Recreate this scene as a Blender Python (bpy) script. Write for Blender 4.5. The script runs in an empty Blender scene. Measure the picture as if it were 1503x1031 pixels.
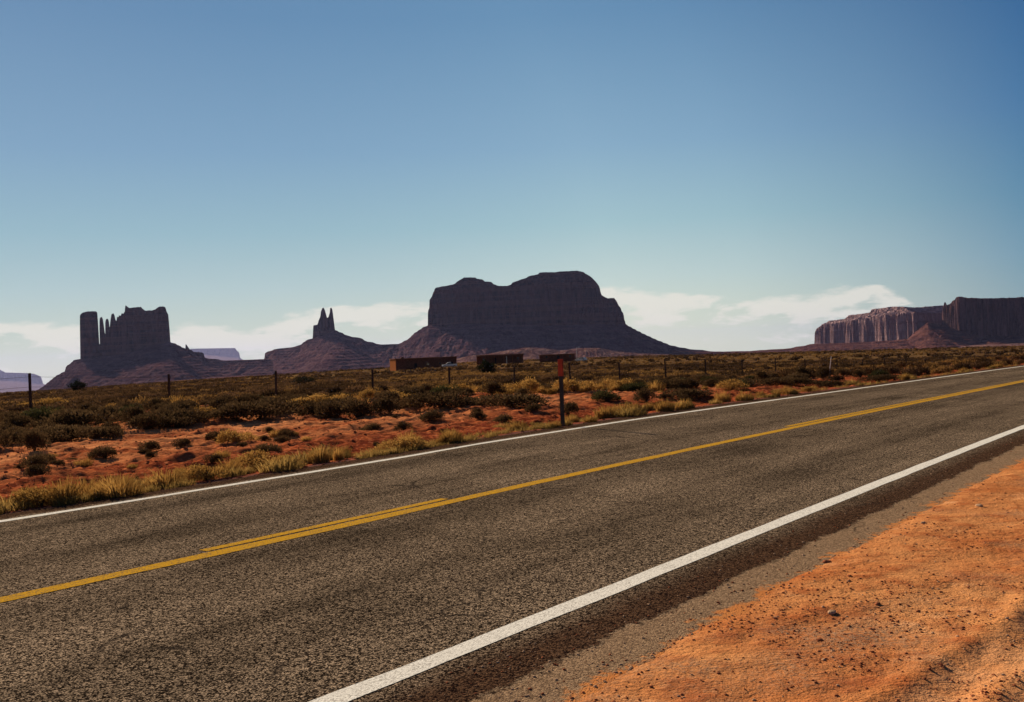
import bpy, math, random
import numpy as np
R = math.radians
sc = bpy.context.scene
COL = sc.collection

# ------------------------------------------------------------------ camera
F = 35.0 / 36.0 * 1503.0
ROLL = R(2.27)
CZ = 1.6
cd = bpy.data.cameras.new('camera'); cam = bpy.data.objects.new('camera', cd); COL.objects.link(cam)
cd.lens = 35; cd.sensor_width = 36; cd.sensor_fit = 'HORIZONTAL'; cd.clip_start = 0.05; cd.clip_end = 80000
cam.location = (0, 0, CZ); cam.rotation_euler = (R(90.06), ROLL, 0)
sc.camera = cam

# ------------------------------------------------------------------ light
SUN_AZ, SUN_EL = R(-29), R(23.5)          # azimuth measured from +Y towards +X
w = bpy.data.worlds.new('World'); sc.world = w; w.use_nodes = True
sd = bpy.data.lights.new('sun', 'SUN'); so = bpy.data.objects.new('sun', sd); COL.objects.link(so)
sd.energy = 5.0; sd.angle = R(0.5); sd.color = (1.0, 0.86, 0.68)
so.rotation_euler = (R(90) - SUN_EL, 0, R(180) - SUN_AZ)
sc.view_settings.view_transform = 'Standard'; sc.view_settings.look = 'None'
sc.view_settings.gamma = 1; sc.view_settings.use_curve_mapping = False
sc.view_settings.exposure = 0.65
sc.cycles.max_bounces = 6; sc.cycles.volume_bounces = 0; sc.cycles.use_denoising = True
sc.cycles.sample_clamp_indirect = 5

class NT:
    def __init__(s, tree):
        s.t = tree; tree.nodes.clear()
    def n(s, typ, ins=None, **props):
        nd = s.t.nodes.new(typ)
        for k, v in props.items(): setattr(nd, k, v)
        for k, v in (ins or {}).items():
            sock = nd.inputs[k]
            if isinstance(v, bpy.types.NodeSocket): s.t.links.new(v, sock)
            elif isinstance(v, bpy.types.Node): s.t.links.new(v.outputs[0], sock)
            else: sock.default_value = v
        return nd
    def math(s, op, a, b=None, c=None, clamp=False):
        ins = {0: a}
        if b is not None: ins[1] = b
        if c is not None: ins[2] = c
        return s.n('ShaderNodeMath', ins, operation=op, use_clamp=clamp).outputs[0]
    def ramp(s, fac, stops, interp='LINEAR'):
        nd = s.n('ShaderNodeValToRGB', {0: fac}); cr = nd.color_ramp; cr.interpolation = interp
        while len(cr.elements) < len(stops): cr.elements.new(0.5)
        for e, (p, c) in zip(cr.elements, stops):
            e.position = p
            e.color = (c, c, c, 1) if isinstance(c, (int, float)) else (*c[:3], 1)
        return nd.outputs[0]
    def mix(s, fac, a, b, mode='MIX'):
        def c(v): return (*v, 1) if isinstance(v, tuple) and len(v) == 3 else v
        nd = s.n('ShaderNodeMix', None, data_type='RGBA', blend_type=mode)
        for i, v in ((0, fac), (6, c(a)), (7, c(b))):
            if isinstance(v, bpy.types.NodeSocket): s.t.links.new(v, nd.inputs[i])
            else: nd.inputs[i].default_value = v
        return nd.outputs[2]
    def noise(s, vec, scale, detail=4, rough=0.55, dist=0.0):
        ins = {'Scale': scale, 'Detail': detail, 'Roughness': rough, 'Distortion': dist}
        if vec is not None: ins['Vector'] = vec
        return s.n('ShaderNodeTexNoise', ins).outputs[0]
    def smooth(s, v, a, b):
        return s.n('ShaderNodeMapRange', {0: v, 1: a, 2: b, 3: 0.0, 4: 1.0}, interpolation_type='SMOOTHSTEP').outputs[0]

# ---- sky: physical sky, tinted like the print, with a low band of thin cloud
t = NT(w.node_tree)
sky = t.n('ShaderNodeTexSky', sky_type='NISHITA', sun_disc=False, sun_elevation=SUN_EL, sun_rotation=SUN_AZ,
          altitude=1600, air_density=1.0, dust_density=0.6, ozone_density=1.6)
tc = t.n('ShaderNodeTexCoord'); sp = t.n('ShaderNodeSeparateXYZ', {0: tc.outputs['Generated']})
elev = sp.outputs[2]
K = 0.637                                  # 1 / 2**exposure
vert = t.ramp(elev, [(0.0, (.75, .73, .55)), (0.03, (.68, .69, .57)), (0.07, (.54, .625, .61)), (0.125, (.365, .52, .58)), (0.20, (.245, .395, .555)),
                     (0.32, (.135, .270, .455)), (0.6, (.06, .15, .32)), (1.0, (.03, .09, .24))])
dot = t.n('ShaderNodeVectorMath', {0: tc.outputs['Generated'], 1: (math.sin(SUN_AZ), math.cos(SUN_AZ), 0)}, operation='DOT_PRODUCT').outputs['Value']
side = t.ramp(t.math('MULTIPLY_ADD', dot, 0.5, 0.5), [(0.0, (.18, .25, .38)), (0.5, (.22, .32, .48)), (0.755, (.12, .36, .60)), (0.79, (.40, .55, .70)), (0.815, (.58, .69, .79)), (0.87, (.88, .93, .96)), (0.91, (.98, 1, 1)), (0.965, (.82, .88, .93)), (1.0, (.74, .82, .90))])
body = t.mix(1.0, vert, side, 'MULTIPLY')
body = t.mix(1.0, body, (K * 9.5, K * 9.9, K * 9.55), 'MULTIPLY')
skyc = t.mix(0.05, body, sky.outputs[0])
mp = t.n('ShaderNodeMapping', {0: tc.outputs['Generated'], 3: (1.0, 1.0, 3.4)})
n1 = t.noise(mp.outputs[0], 19.0, 9, 0.60, 0.25)
az = t.math('DIVIDE', sp.outputs[0], t.math('MAXIMUM', sp.outputs[1], 0.05))
# long low banks: the height of their tops over the horizon varies with azimuth
band_top = t.ramp(t.math('MULTIPLY_ADD', az, 0.8, 0.5), [(0.0, .38), (0.09, .44), (0.15, .40), (0.19, .10), (0.24, .36), (0.29, .30), (0.33, .46), (0.36, .54), (0.43, .50), (0.50, .45), (0.575, .60), (0.62, .52), (0.70, .40), (0.76, .44), (0.795, .50), (0.815, .36), (0.84, .1), (1.0, .1)])
above = t.math('SUBTRACT', t.math('MULTIPLY', band_top, 0.1), elev)
n0 = t.noise(mp.outputs[0], 26.0, 5, 0.6)
above = t.math('MULTIPLY_ADD', t.math('SUBTRACT', n0, 0.5), 0.026, above)
m1 = t.smooth(above, -0.004, 0.004)
m3 = t.math('SUBTRACT', 1.0, t.smooth(above, 0.008, 0.034))
dens = t.math('ADD', n1, t.math('MULTIPLY', m3, 0.22))
cmask = t.math('MULTIPLY', t.math('MULTIPLY', t.smooth(dens, 0.545, 0.68), m1), 0.74)
cloudc = t.mix(cmask, skyc, (K * 10 * .84, K * 10 * .80, K * 10 * .70))
bg = t.n('ShaderNodeBackground', {0: cloudc, 1: 0.10})
t.n('ShaderNodeOutputWorld', {0: bg.outputs[0]})

# ------------------------------------------------------------------ helpers
def pdir(px, py):
    a = px - 751.5; b = -(py - 515.5); s, c = math.sin(ROLL), math.cos(ROLL)
    return (a * c + b * s) / F, (-a * s + b * c + 1.5) / F      # X/Y, (Z-CZ)/Y
rng = np.random.default_rng(7)
_tab = np.random.default_rng(3).random((8, 256, 256))
def vn(x, y, seed=0):
    T = _tab[seed % 8]
    x = np.asarray(x, float) + seed * 17.3; y = np.asarray(y, float) - seed * 9.1
    xi = np.floor(x).astype(int); yi = np.floor(y).astype(int); fx = x - xi; fy = y - yi
    fx = fx * fx * (3 - 2 * fx); fy = fy * fy * (3 - 2 * fy)
    a = T[xi & 255, yi & 255]; b = T[(xi + 1) & 255, yi & 255]; c = T[xi & 255, (yi + 1) & 255]; d = T[(xi + 1) & 255, (yi + 1) & 255]
    return (a * (1 - fx) + b * fx) * (1 - fy) + (c * (1 - fx) + d * fx) * fy
def fbm(x, y, o=4, seed=0, g=0.5):
    s = 0; a = 1; tot = 0
    for i in range(o):
        s = s + a * vn(x * 2 ** i, y * 2 ** i, seed + i); tot += a; a *= g
    return s / tot - 0.5
def sstep(a, b, x):
    t_ = np.clip((x - a) / (b - a), 0, 1); return t_ * t_ * (3 - 2 * t_)

def link_mesh(name, V, Fq, mats, parent=None, smooth=False, midx=None):
    """V (n,3); Fq: (m,4) or (m,3) int array or list of such arrays"""
    me = bpy.data.meshes.new(name)
    V = np.asarray(V, np.float32); me.vertices.add(len(V)); me.vertices.foreach_set('co', V.ravel())
    if isinstance(Fq, np.ndarray): Fq = [Fq]
    idx = np.concatenate([f.ravel() for f in Fq]).astype(np.int32)
    sizes = np.concatenate([np.full(len(f), f.shape[1]) for f in Fq]).astype(np.int32)
    st = np.concatenate([[0], np.cumsum(sizes)[:-1]]).astype(np.int32)
    me.loops.add(len(idx)); me.loops.foreach_set('vertex_index', idx)
    me.polygons.add(len(sizes)); me.polygons.foreach_set('loop_start', st)
    try: me.polygons.foreach_set('loop_total', sizes)
    except Exception: pass
    me.update(calc_edges=True)
    for m in (mats if isinstance(mats, (list, tuple)) else [mats]): me.materials.append(m)
    if midx is not None: me.polygons.foreach_set('material_index', np.asarray(midx, np.int32))
    me.polygons.foreach_set('use_smooth', np.full(len(sizes), bool(smooth)))
    me.validate(clean_customdata=False)
    o = bpy.data.objects.new(name, me); COL.objects.link(o)
    if parent: o.parent = parent
    return o
def tag(o, label=None, cat=None, group=None, kind=None):
    if label: o['label'] = label
    if cat: o['category'] = cat
    if group: o['group'] = group
    if kind: o['kind'] = kind
    return o
def empty(name, loc=(0, 0, 0), rz=0):
    o = bpy.data.objects.new(name, None); COL.objects.link(o); o.location = loc; o.rotation_euler = (0, 0, rz); o.empty_display_size = 0.3
    return o
def copy_tree(o, parent=None):
    c = o.copy(); COL.objects.link(c); c.parent = parent
    for ch in o.children: copy_tree(ch, c)
    return c

# ------------------------------------------------------------------ terrain function
TH = R(37.84)
rx, ry = math.sin(TH), math.cos(TH)          # along the road
nx, ny = -math.cos(TH), math.sin(TH)         # across it, towards the far side
def road_xy(s, d): return d * nx + s * rx, d * ny + s * ry
def road_sd(x, y): return x * rx + y * ry, x * nx + y * ny
VE = ([-900, 0, 60, 300, 580, 700, 900, 1200, 1503, 2400], [34, 32, 31, 23, 17.5, 13.5, 14, 18.5, 22.5, 24])
def base_h(x, y):
    r = np.hypot(x, y); a = np.clip(np.arctan2(x, y), -0.62, 0.62)
    Y = r * np.cos(a); px = 751.5 + F * np.tan(a); ve = np.interp(px, *VE)
    z = (-(ve / F) * Y + 1.6 * (1 - np.exp(-Y / 117.0))) * sstep(4, 28, Y)
    s, d = road_sd(x, y)
    sw = np.interp(Y, [0, 24, 31, 36, 43, 54, 76, 109, 200, 500], [0, .2, .42, .05, -.34, -.59, -.9, -1.67, -1.7, 0])
    wt = sstep(14, 28, d) * np.where(Y < 38, 1, 0.35 + 0.65 * sstep(100, 900, px))
    z = z + sw * wt
    # behind the viewer and right of the road the ground stays level
    back = sstep(0.7, 1.3, np.abs(np.arctan2(x, y)))
    return z * (1 - back) + back * (-0.004 * r)
def ground_h(x, y):
    s, d = road_sd(x, y); z = base_h(x, y)
    r = np.hypot(x, y)
    cor = sstep(2.5, 3.1, d) * (1 - sstep(11.2, 11.75, d))
    z = z - 0.06 * cor
    near = 1 - sstep(60, 200, r)
    bank = sstep(11.8, 13.5, d) * near
    z = z - 0.10 * np.exp(-((d - 13.2) / 1.0) ** 2) * near
    z = z + bank * (0.14 * fbm(x / 2.6, y / 2.6, 3, 1) + 0.20 * fbm(x / 0.40, y / 0.40, 3, 2, 0.65))
    z = z + 0.10 * bank * fbm(s / 0.8, d / 0.26, 3, 6, 0.6)
    nd = (1 - sstep(2.3, 2.95, d)) * near
    z = z + nd * (0.05 * fbm(x / 0.9, y / 0.9, 4, 3) + 0.022 * fbm(x / 0.18, y / 0.18, 3, 5) + 0.012)
    for d0, sl, dp in ((1.35, -0.10, .020), (-0.25, -0.10, .020), (0.75, 0.11, .013), (-0.9, 0.10, .013)):
        q = (d - d0 - sl * (s - 3.5) - 0.02 * sl * (s - 3.5) ** 2) / 0.13
        z = z + nd * dp * (0.7 * np.exp(-(np.abs(q) - 1.5) ** 2 * 3) - np.exp(-q * q))
    far = sstep(60, 220, r)
    z = z + far * np.minimum(0.004 * r, 10) * fbm(x / 70, y / 70, 4, 4) * (1 - sstep(2600, 4200, r))
    z = z - 26.0 * sstep(2400, 3500, r)
    return z
def gz(x, y): return float(ground_h(np.array([x]), np.array([y]))[0])
def on_ground(px, py):
    u, v = pdir(px, py)
    Y = np.concatenate([np.arange(2, 60, 0.05), np.arange(60, 600, 0.5)])
    z = CZ + v * Y; g = base_h(u * Y, Y)
    hit = np.nonzero(z <= g)[0]
    Yh = Y[hit[0]] if len(hit) else 250.0
    return u * Yh, Yh

# ------------------------------------------------------------------ materials
def new_mat(name):
    m = bpy.data.materials.new(name); m.use_nodes = True; return m, NT(m.node_tree)
def finish(t, col, rough=0.9, bump=None, spec=0.25, metal=0.0, disp=0.0):
    ins = {'Roughness': rough, 'Specular IOR Level': spec, 'Metallic': metal}
    ins['Base Color'] = (*col, 1) if isinstance(col, tuple) and len(col) == 3 else col
    if bump is not None: ins['Normal'] = bump
    b = t.n('ShaderNodeBsdfPrincipled', ins)
    t.n('ShaderNodeOutputMaterial', {0: b.outputs[0]})
    return b
def simple(name, col, rough=0.8, metal=0.0, var=0.25, scale=6.0, spec=0.1):
    m, t = new_mat(name); g = t.n('ShaderNodeNewGeometry')
    n = t.noise(g.outputs['Position'], scale, 5)
    c = t.mix(t.ramp(n, [(0.3, 0.0), (0.7, 1.0)]), tuple(x * (1 - var) for x in col), tuple(min(1, x * (1 + var)) for x in col))
    b = t.n('ShaderNodeBump', {'Strength': 0.3, 'Distance': 0.01, 'Height': n})
    finish(t, c, rough, b.outputs[0], spec, metal); return m

def dirt_material():
    m, t = new_mat('red_desert_soil'); g = t.n('ShaderNodeNewGeometry'); P = g.outputs['Position']
    sp = t.n('ShaderNodeSeparateXYZ', {0: P}); X, Y = sp.outputs[0], sp.outputs[1]
    d = t.math('ADD', t.math('MULTIPLY', X, nx), t.math('MULTIPLY', Y, ny))
    dist = t.n('ShaderNodeVectorMath', {0: P}, operation='LENGTH').outputs['Value']
    big = t.noise(P, 0.55, 4, 0.6, 0.4); mid = t.noise(P, 3.2, 5, 0.65); fine = t.noise(P, 38, 3, 0.7); grit = t.noise(P, 120, 2, 0.6)
    # foreground: loose orange sand, paler drifts, redder packed patches, greyish gravelly ones
    fg = t.mix(t.ramp(big, [(0.35, 0.0), (0.62, 1.0)]), (0.46, 0.145, 0.042), (0.62, 0.26, 0.09))
    fg = t.mix(t.ramp(mid, [(0.48, 0.0), (0.66, 0.75)]), fg, (0.34, 0.085, 0.026))
    fg = t.mix(t.ramp(t.noise(P, 1.3, 5, 0.7), [(0.56, 0.0), (0.68, 0.7)]), fg, (0.72, 0.36, 0.16))
    gp = t.noise(t.n('ShaderNodeMapping', {0: P, 1: (7, 3, 1)}).outputs[0], 0.8, 4, 0.6)
    fg = t.mix(t.math('MULTIPLY', t.ramp(gp, [(0.5, 0.0), (0.68, 1.0)]), t.ramp(fine, [(0.42, 0.1), (0.6, 0.85)])), fg, (0.27, 0.18, 0.11))
    fg = t.mix(t.ramp(grit, [(0.54, 0.0), (0.64, 0.75)]), fg, (0.15, 0.04, 0.016))
    # far bank: red soil, lighter crust on top
    bk = t.mix(t.ramp(mid, [(0.42, 0.0), (0.66, 1.0)]), (0.165, 0.028, 0.013), (0.50, 0.125, 0.038))
    m2 = t.noise(P, 9.0, 4, 0.7)
    bk = t.mix(t.ramp(m2, [(0.5, 0.0), (0.6, 0.75)]), bk, (0.13, 0.026, 0.014))
    bk = t.mix(t.ramp(m2, [(0.36, 0.6), (0.45, 0.0)]), bk, (0.60, 0.21, 0.085))
    bk = t.mix(t.math('MULTIPLY', t.smooth(d, 13.5, 18.5), t.ramp(t.math('MULTIPLY_ADD', m2, 0.5, t.math('MULTIPLY', big, 0.5)), [(0.42, 0.0), (0.56, 0.85)])), bk, (0.70, 0.27, 0.10))
    sr = t.math('ADD', t.math('MULTIPLY', X, rx), t.math('MULTIPLY', Y, ry)); sq = t.math('SUBTRACT', sr, 3.5)
    for d0, sl in ((1.35, -0.10), (-0.25, -0.10), (0.75, 0.11), (-0.9, 0.10)):
        q = t.math('SUBTRACT', t.math('SUBTRACT', d, d0), t.math('MULTIPLY_ADD', sq, sl, t.math('MULTIPLY', t.math('MULTIPLY', sq, sq), 0.02 * sl)))
        m_ = t.math('SUBTRACT', 1.0, t.smooth(t.math('ABSOLUTE', q), 0.08, 0.19))
        fg = t.mix(t.math('MULTIPLY', m_, t.ramp(mid, [(0.35, 0.15), (0.6, 0.75)])), fg, (0.60, 0.29, 0.125))
    side = t.smooth(d, 6.0, 8.0)
    c = t.mix(side, fg, bk)
    # gravel verge right beside the far lane
    vg = t.math('MULTIPLY', t.smooth(d, 10.0, 11.0), t.math('SUBTRACT', 1.0, t.smooth(t.math('MULTIPLY_ADD', mid, 1.2, d), 12.2, 13.0)))
    c = t.mix(t.math('MULTIPLY', vg, 0.85), c, t.mix(t.ramp(fine, [(0.4, 0.0), (0.6, 1.0)]), (0.035, 0.022, 0.022), (0.13, 0.09, 0.075)))
    # scrub plain, seen from far
    p1 = t.noise(P, 0.035, 6, 0.7); p2 = t.noise(P, 0.3, 5, 0.7)
    pl = t.mix(t.ramp(p2, [(0.38, 0.0), (0.6, 1.0)]), (0.045, 0.032, 0.016), (0.16, 0.075, 0.03))
    pl = t.mix(t.ramp(p1, [(0.48, 0.0), (0.62, 0.6)]), pl, (0.22, 0.14, 0.045))
    c = t.mix(t.math('MULTIPLY', t.smooth(dist, 28, 75), t.smooth(d, 21, 26)), c, pl)
    c = t.mix(t.math('MULTIPLY', t.smooth(dist, 1200, 2600), 0.75), c, t.mix(p1, (0.10, 0.035, 0.03), (0.30, 0.12, 0.08)))
    hgt = t.math('ADD', t.math('MULTIPLY', mid, 0.06), t.math('ADD', t.math('MULTIPLY', fine, 0.014), t.math('MULTIPLY', grit, 0.004)))
    b = t.n('ShaderNodeBump', {'Strength': 0.8, 'Distance': 1.0, 'Height': hgt})
    finish(t, c, 1.0, b.outputs[0], 0.0); return m

def asphalt_material(name, dark, light, tone, patchy=0.0):
    m, t = new_mat(name); g = t.n('ShaderNodeNewGeometry'); P = g.outputs['Position']
    sp = t.n('ShaderNodeSeparateXYZ', {0: P})
    d = t.math('ADD', t.math('MULTIPLY', sp.outputs[0], nx), t.math('MULTIPLY', sp.outputs[1], ny))
    s = t.math('ADD', t.math('MULTIPLY', sp.outputs[0], rx), t.math('MULTIPLY', sp.outputs[1], ry))
    v = t.n('ShaderNodeTexVoronoi', {'Vector': P, 'Scale': 108.0, 'Randomness': 1.0})
    v2 = t.n('ShaderNodeTexVoronoi', {'Vector': P, 'Scale': 56.0, 'Randomness': 1.0})
    spk = t.n('ShaderNodeSeparateColor', {0: v.outputs['Color']}).outputs[0]
    spk2 = t.n('ShaderNodeSeparateColor', {0: v2.outputs['Color']}).outputs[1]
    stone = t.math('MULTIPLY_ADD', spk, 0.65, t.math('MULTIPLY', spk2, 0.35))
    c = t.mix(t.ramp(stone, [(0.40, 0.0), (0.60, 1.0)]), dark, light)
    c = t.mix(t.ramp(v.outputs['Distance'], [(0.3, 0.0), (0.75, 0.8)]), c, tuple(x * 0.35 for x in dark))
    # wheel paths polished a little paler, oil-dark lane centres, long streaks
    road = t.n('ShaderNodeCombineXYZ', {0: t.math('MULTIPLY', s, 0.10), 1: d, 2: 0.0})
    st = t.noise(road.outputs[0], 2.4, 5, 0.6)
    blot = t.noise(P, 0.5, 5, 0.6)
    lane = t.math('COSINE', t.math('MULTIPLY', t.math('SUBTRACT', d, 3.9), 2 * math.pi / 1.83))
    k = t.math('ADD', t.math('MULTIPLY', st, 0.55), t.math('ADD', t.math('MULTIPLY', blot, 0.45), t.math('MULTIPLY', lane, 0.06)))
    c = t.mix(1.0, c, t.ramp(k, [(0.32, tuple(x * 0.50 for x in tone)), (0.5, tone), (0.66, tuple(x * 1.4 for x in tone))]), 'MULTIPLY')
    cl_ = t.noise(P, 26, 3, 0.75)
    c = t.mix(1.0, c, t.ramp(cl_, [(0.38, 0.5), (0.5, 1.0), (0.64, 1.35)]), 'MULTIPLY')
    # ragged zones: newer dark strip, old grey shoulder, sand drifting over it
    rag = t.math('MULTIPLY', t.math('SUBTRACT', t.math('MULTIPLY_ADD', t.noise(P, 14, 4, 0.7), 0.45, t.math('MULTIPLY', t.noise(P, 2.2, 3, 0.6), 0.55)), 0.5), 0.42)
    dd = t.math('ADD', d, rag)
    dk = t.mix(t.ramp(stone, [(0.32, 0.0), (0.8, 1.0)]), (0.012, 0.006, 0.005), (0.115, 0.058, 0.03))
    zone = t.math('MULTIPLY', t.smooth(dd, 3.0, 3.03), t.math('SUBTRACT', 1.0, t.smooth(dd, 3.18, 3.56)))
    zone2 = t.smooth(dd, 11.22, 11.36)
    c = t.mix(t.math('MULTIPLY', t.math('MAXIMUM', zone, zone2), 0.93), c, dk)
    og = t.mix(t.ramp(stone, [(0.3, 0.0), (0.75, 1.0)]), (0.14, 0.085, 0.048), (0.34, 0.215, 0.12))
    c = t.mix(t.math('SUBTRACT', 1.0, t.smooth(dd, 2.97, 3.03)), c, og)
    sand = t.mix(t.noise(P, 3, 3), (0.46, 0.15, 0.042), (0.58, 0.23, 0.07))
    c = t.mix(t.math('SUBTRACT', 1.0, t.smooth(t.math('MULTIPLY_ADD', rag, 1.6, dd), 2.60, 2.70)), c, sand)
    wv = t.noise(P, 1.1, 3, 0.6)
    cr = t.n('ShaderNodeTexVoronoi', {'Vector': t.mix(0.35, P, t.n('ShaderNodeTexNoise', {'Vector': P, 'Scale': 1.5}).outputs[1]), 'Scale': 0.42}, feature='DISTANCE_TO_EDGE')
    c = t.mix(t.math('MULTIPLY', t.ramp(cr.outputs['Distance'], [(0.0, 1.0), (0.007, 0.0)]), t.ramp(wv, [(0.50, 0.0), (0.60, 0.8)])), c, (0.02, 0.015, 0.012))
    h = t.math('MULTIPLY', v.outputs['Distance'], -0.004)
    b = t.n('ShaderNodeBump', {'Strength': 1.0, 'Distance': 1.0, 'Height': h})
    finish(t, c, 1.0, b.outputs[0], 0.0); return m

def paint_material(name, col, wear=0.5):
    m, t = new_mat(name); g = t.n('ShaderNodeNewGeometry'); P = g.outputs['Position']
    v = t.n('ShaderNodeTexVoronoi', {'Vector': P, 'Scale': 108.0})
    n = t.noise(P, 5, 4, 0.7)
    k = t.math('ADD', t.math('MULTIPLY', t.n('ShaderNodeSeparateColor', {0: v.outputs['Color']}).outputs[0], 0.5), t.math('MULTIPLY', n, 0.5))
    c = t.mix(t.ramp(k, [(0.30, wear), (0.50, 0.0)]), col, (0.11, 0.085, 0.06))
    c = t.mix(t.ramp(n, [(0.4, 0.0), (0.7, 0.35)]), c, tuple(x * 0.72 for x in col))
    b = t.n('ShaderNodeBump', {'Strength': 1.0, 'Distance': 1.0, 'Height': t.math('MULTIPLY', v.outputs['Distance'], -0.0018)})
    finish(t, c, 1.0, b.outputs[0], 0.0); return m

def rock_material(name, c1, c2, c3, streak=1.0, tal=False, sc_=1.0):
    m, t = new_mat(name); g = t.n('ShaderNodeNewGeometry'); P = g.outputs['Position']
    st = t.n('ShaderNodeMapping', {0: P, 3: (0.05 * sc_, 0.05 * sc_, 0.006 * sc_)})
    n1 = t.noise(st.outputs[0], 1.0, 6, 0.65, 0.2)
    sb = t.n('ShaderNodeMapping', {0: P, 3: (0.0015 * sc_, 0.0015 * sc_, 0.07 * sc_)})
    n2 = t.noise(sb.outputs[0], 1.0, 4, 0.6)
    n3 = t.noise(P, 0.02 * sc_, 6, 0.7)
    n4 = t.noise(P, 0.11 * sc_, 5, 0.75)
    if tal:
        c = t.mix(t.ramp(n2, [(0.4, 0.0), (0.6, 1.0)]), c1, c2)
        c = t.mix(t.ramp(n3, [(0.45, 0.0), (0.62, 0.7)]), c, c3)
        c = t.mix(t.ramp(n4, [(0.52, 0.0), (0.64, 0.75)]), c, tuple(x * 0.35 for x in c1))
        h = t.math('ADD', t.math('MULTIPLY', n4, 16.0 / sc_), t.math('MULTIPLY', n3, 24.0 / sc_))
    else:
        c = t.mix(t.ramp(n1, [(0.42, 0.0), (0.58, 1.0)]), c1, c2)
        c = t.mix(t.ramp(n2, [(0.48, 0.0), (0.60, 0.6)]), c, c3)
        c = t.mix(t.ramp(n4, [(0.55, 0.0), (0.68, 0.7)]), c, tuple(x * 0.4 for x in c1))
        h = t.math('ADD', t.math('ADD', t.math('MULTIPLY', n1, 26.0 / sc_), t.math('MULTIPLY', n4, 10.0 / sc_)), t.math('MULTIPLY', n2, 10.0 / sc_))
    b = t.n('ShaderNodeBump', {'Strength': 1.0, 'Distance': 1.0, 'Height': h})
    finish(t, c, 1.0, b.outputs[0], 0.0); return m

def leaf_material(name, ca, cb, trans=0.3, scale=1.5, rnd=True, cc=None):
    m, t = new_mat(name); g = t.n('ShaderNodeNewGeometry'); oi = t.n('ShaderNodeObjectInfo')
    n = t.noise(g.outputs['Position'], scale, 2, 0.6)
    ri = g.outputs['Random Per Island']
    k = t.math('ADD', t.math('MULTIPLY', n, 0.7), t.math('MULTIPLY', ri, 0.3))
    c = t.mix(t.ramp(k, [(0.35, 0.0), (0.65, 1.0)]), ca, cb)
    if cc: c = t.mix(t.ramp(t.noise(g.outputs['Position'], scale * 0.35, 2, 0.5), [(0.5, 0.0), (0.6, 1.0)]), c, cc)
    if rnd: c = t.mix(t.math('MULTIPLY', oi.outputs['Random'], 0.45), c, tuple(x * 0.55 for x in ca))
    d = t.n('ShaderNodeBsdfDiffuse', {0: c, 1: 0.9}); tr = t.n('ShaderNodeBsdfTranslucent', {0: c})
    mx = t.n('ShaderNodeMixShader', {0: trans, 1: d.outputs[0], 2: tr.outputs[0]})
    t.n('ShaderNodeOutputMaterial', {0: mx.outputs[0]}); return m

M = {}
M['dirt'] = dirt_material()
M['asphalt'] = asphalt_material('chip_seal_asphalt', (0.026, 0.018, 0.013), (0.40, 0.290, 0.190), (0.99, 0.96, 0.92))
M['white_paint'] = paint_material('white_road_paint', (0.80, 0.74, 0.62), 0.5)
M['yellow_paint'] = paint_material('yellow_road_paint', (0.56, 0.29, 0.022), 0.8)
M['cliff'] = rock_material('sandstone_cliff', (0.018, 0.008, 0.010), (0.090, 0.035, 0.031), (0.155, 0.064, 0.050))  # sandstone streaks, with shade and broken light worked into their tones
M['talus'] = rock_material('shale_talus', (0.068, 0.030, 0.038), (0.125, 0.056, 0.062), (0.23, 0.125, 0.115), tal=True)  # purple cast of the haze mixed into the rock colour
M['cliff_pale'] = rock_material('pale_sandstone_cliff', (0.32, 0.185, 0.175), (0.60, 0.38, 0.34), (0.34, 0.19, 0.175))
M['talus_red'] = rock_material('red_talus', (0.068, 0.027, 0.025), (0.14, 0.052, 0.042), (0.26, 0.11, 0.08), tal=True)
M['foothill'] = rock_material('pale_foothill_soil', (0.15, 0.06, 0.05), (0.30, 0.15, 0.115), (0.46, 0.26, 0.19), tal=True)
M['cliff_shaded'] = rock_material('shaded_sandstone_cliff', (0.060, 0.032, 0.032), (0.17, 0.085, 0.075), (0.11, 0.052, 0.048))  # darker copy of the pale cliff, shade put into its colour
M['cliff_far'] = rock_material('distant_cliff', (0.16, 0.10, 0.09), (0.24, 0.14, 0.11), (0.2, 0.12, 0.1), sc_=0.3)
M['sage'] = leaf_material('sage_leaves', (0.062, 0.035, 0.017), (0.155, 0.092, 0.040), 0.28, 2.5)
M['sage_green'] = leaf_material('green_brush_leaves', (0.050, 0.046, 0.018), (0.115, 0.10, 0.036), 0.2, 2.5)
M['twig'] = simple('dry_twigs', (0.09, 0.055, 0.035), 0.9)
M['straw'] = leaf_material('dry_yellow_grass', (0.30, 0.150, 0.036), (0.54, 0.30, 0.080), 0.35, 2.5)
M['verge'] = leaf_material('verge_grass', (0.20, 0.120, 0.034), (0.50, 0.30, 0.085), 0.42, 1.3)
M['field'] = leaf_material('field_brush', (0.045, 0.024, 0.012), (0.115, 0.062, 0.028), 0.22, 0.5, False, (0.19, 0.10, 0.045))  # brush tones darkened to carry the shade of its backlit side
M['field_yellow'] = leaf_material('field_yellow_brush', (0.18, 0.09, 0.030), (0.31, 0.165, 0.052), 0.3, 0.5, False)
M['juniper'] = leaf_material('juniper_leaves', (0.018, 0.022, 0.012), (0.04, 0.045, 0.022), 0.1, 2.0, False)

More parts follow.
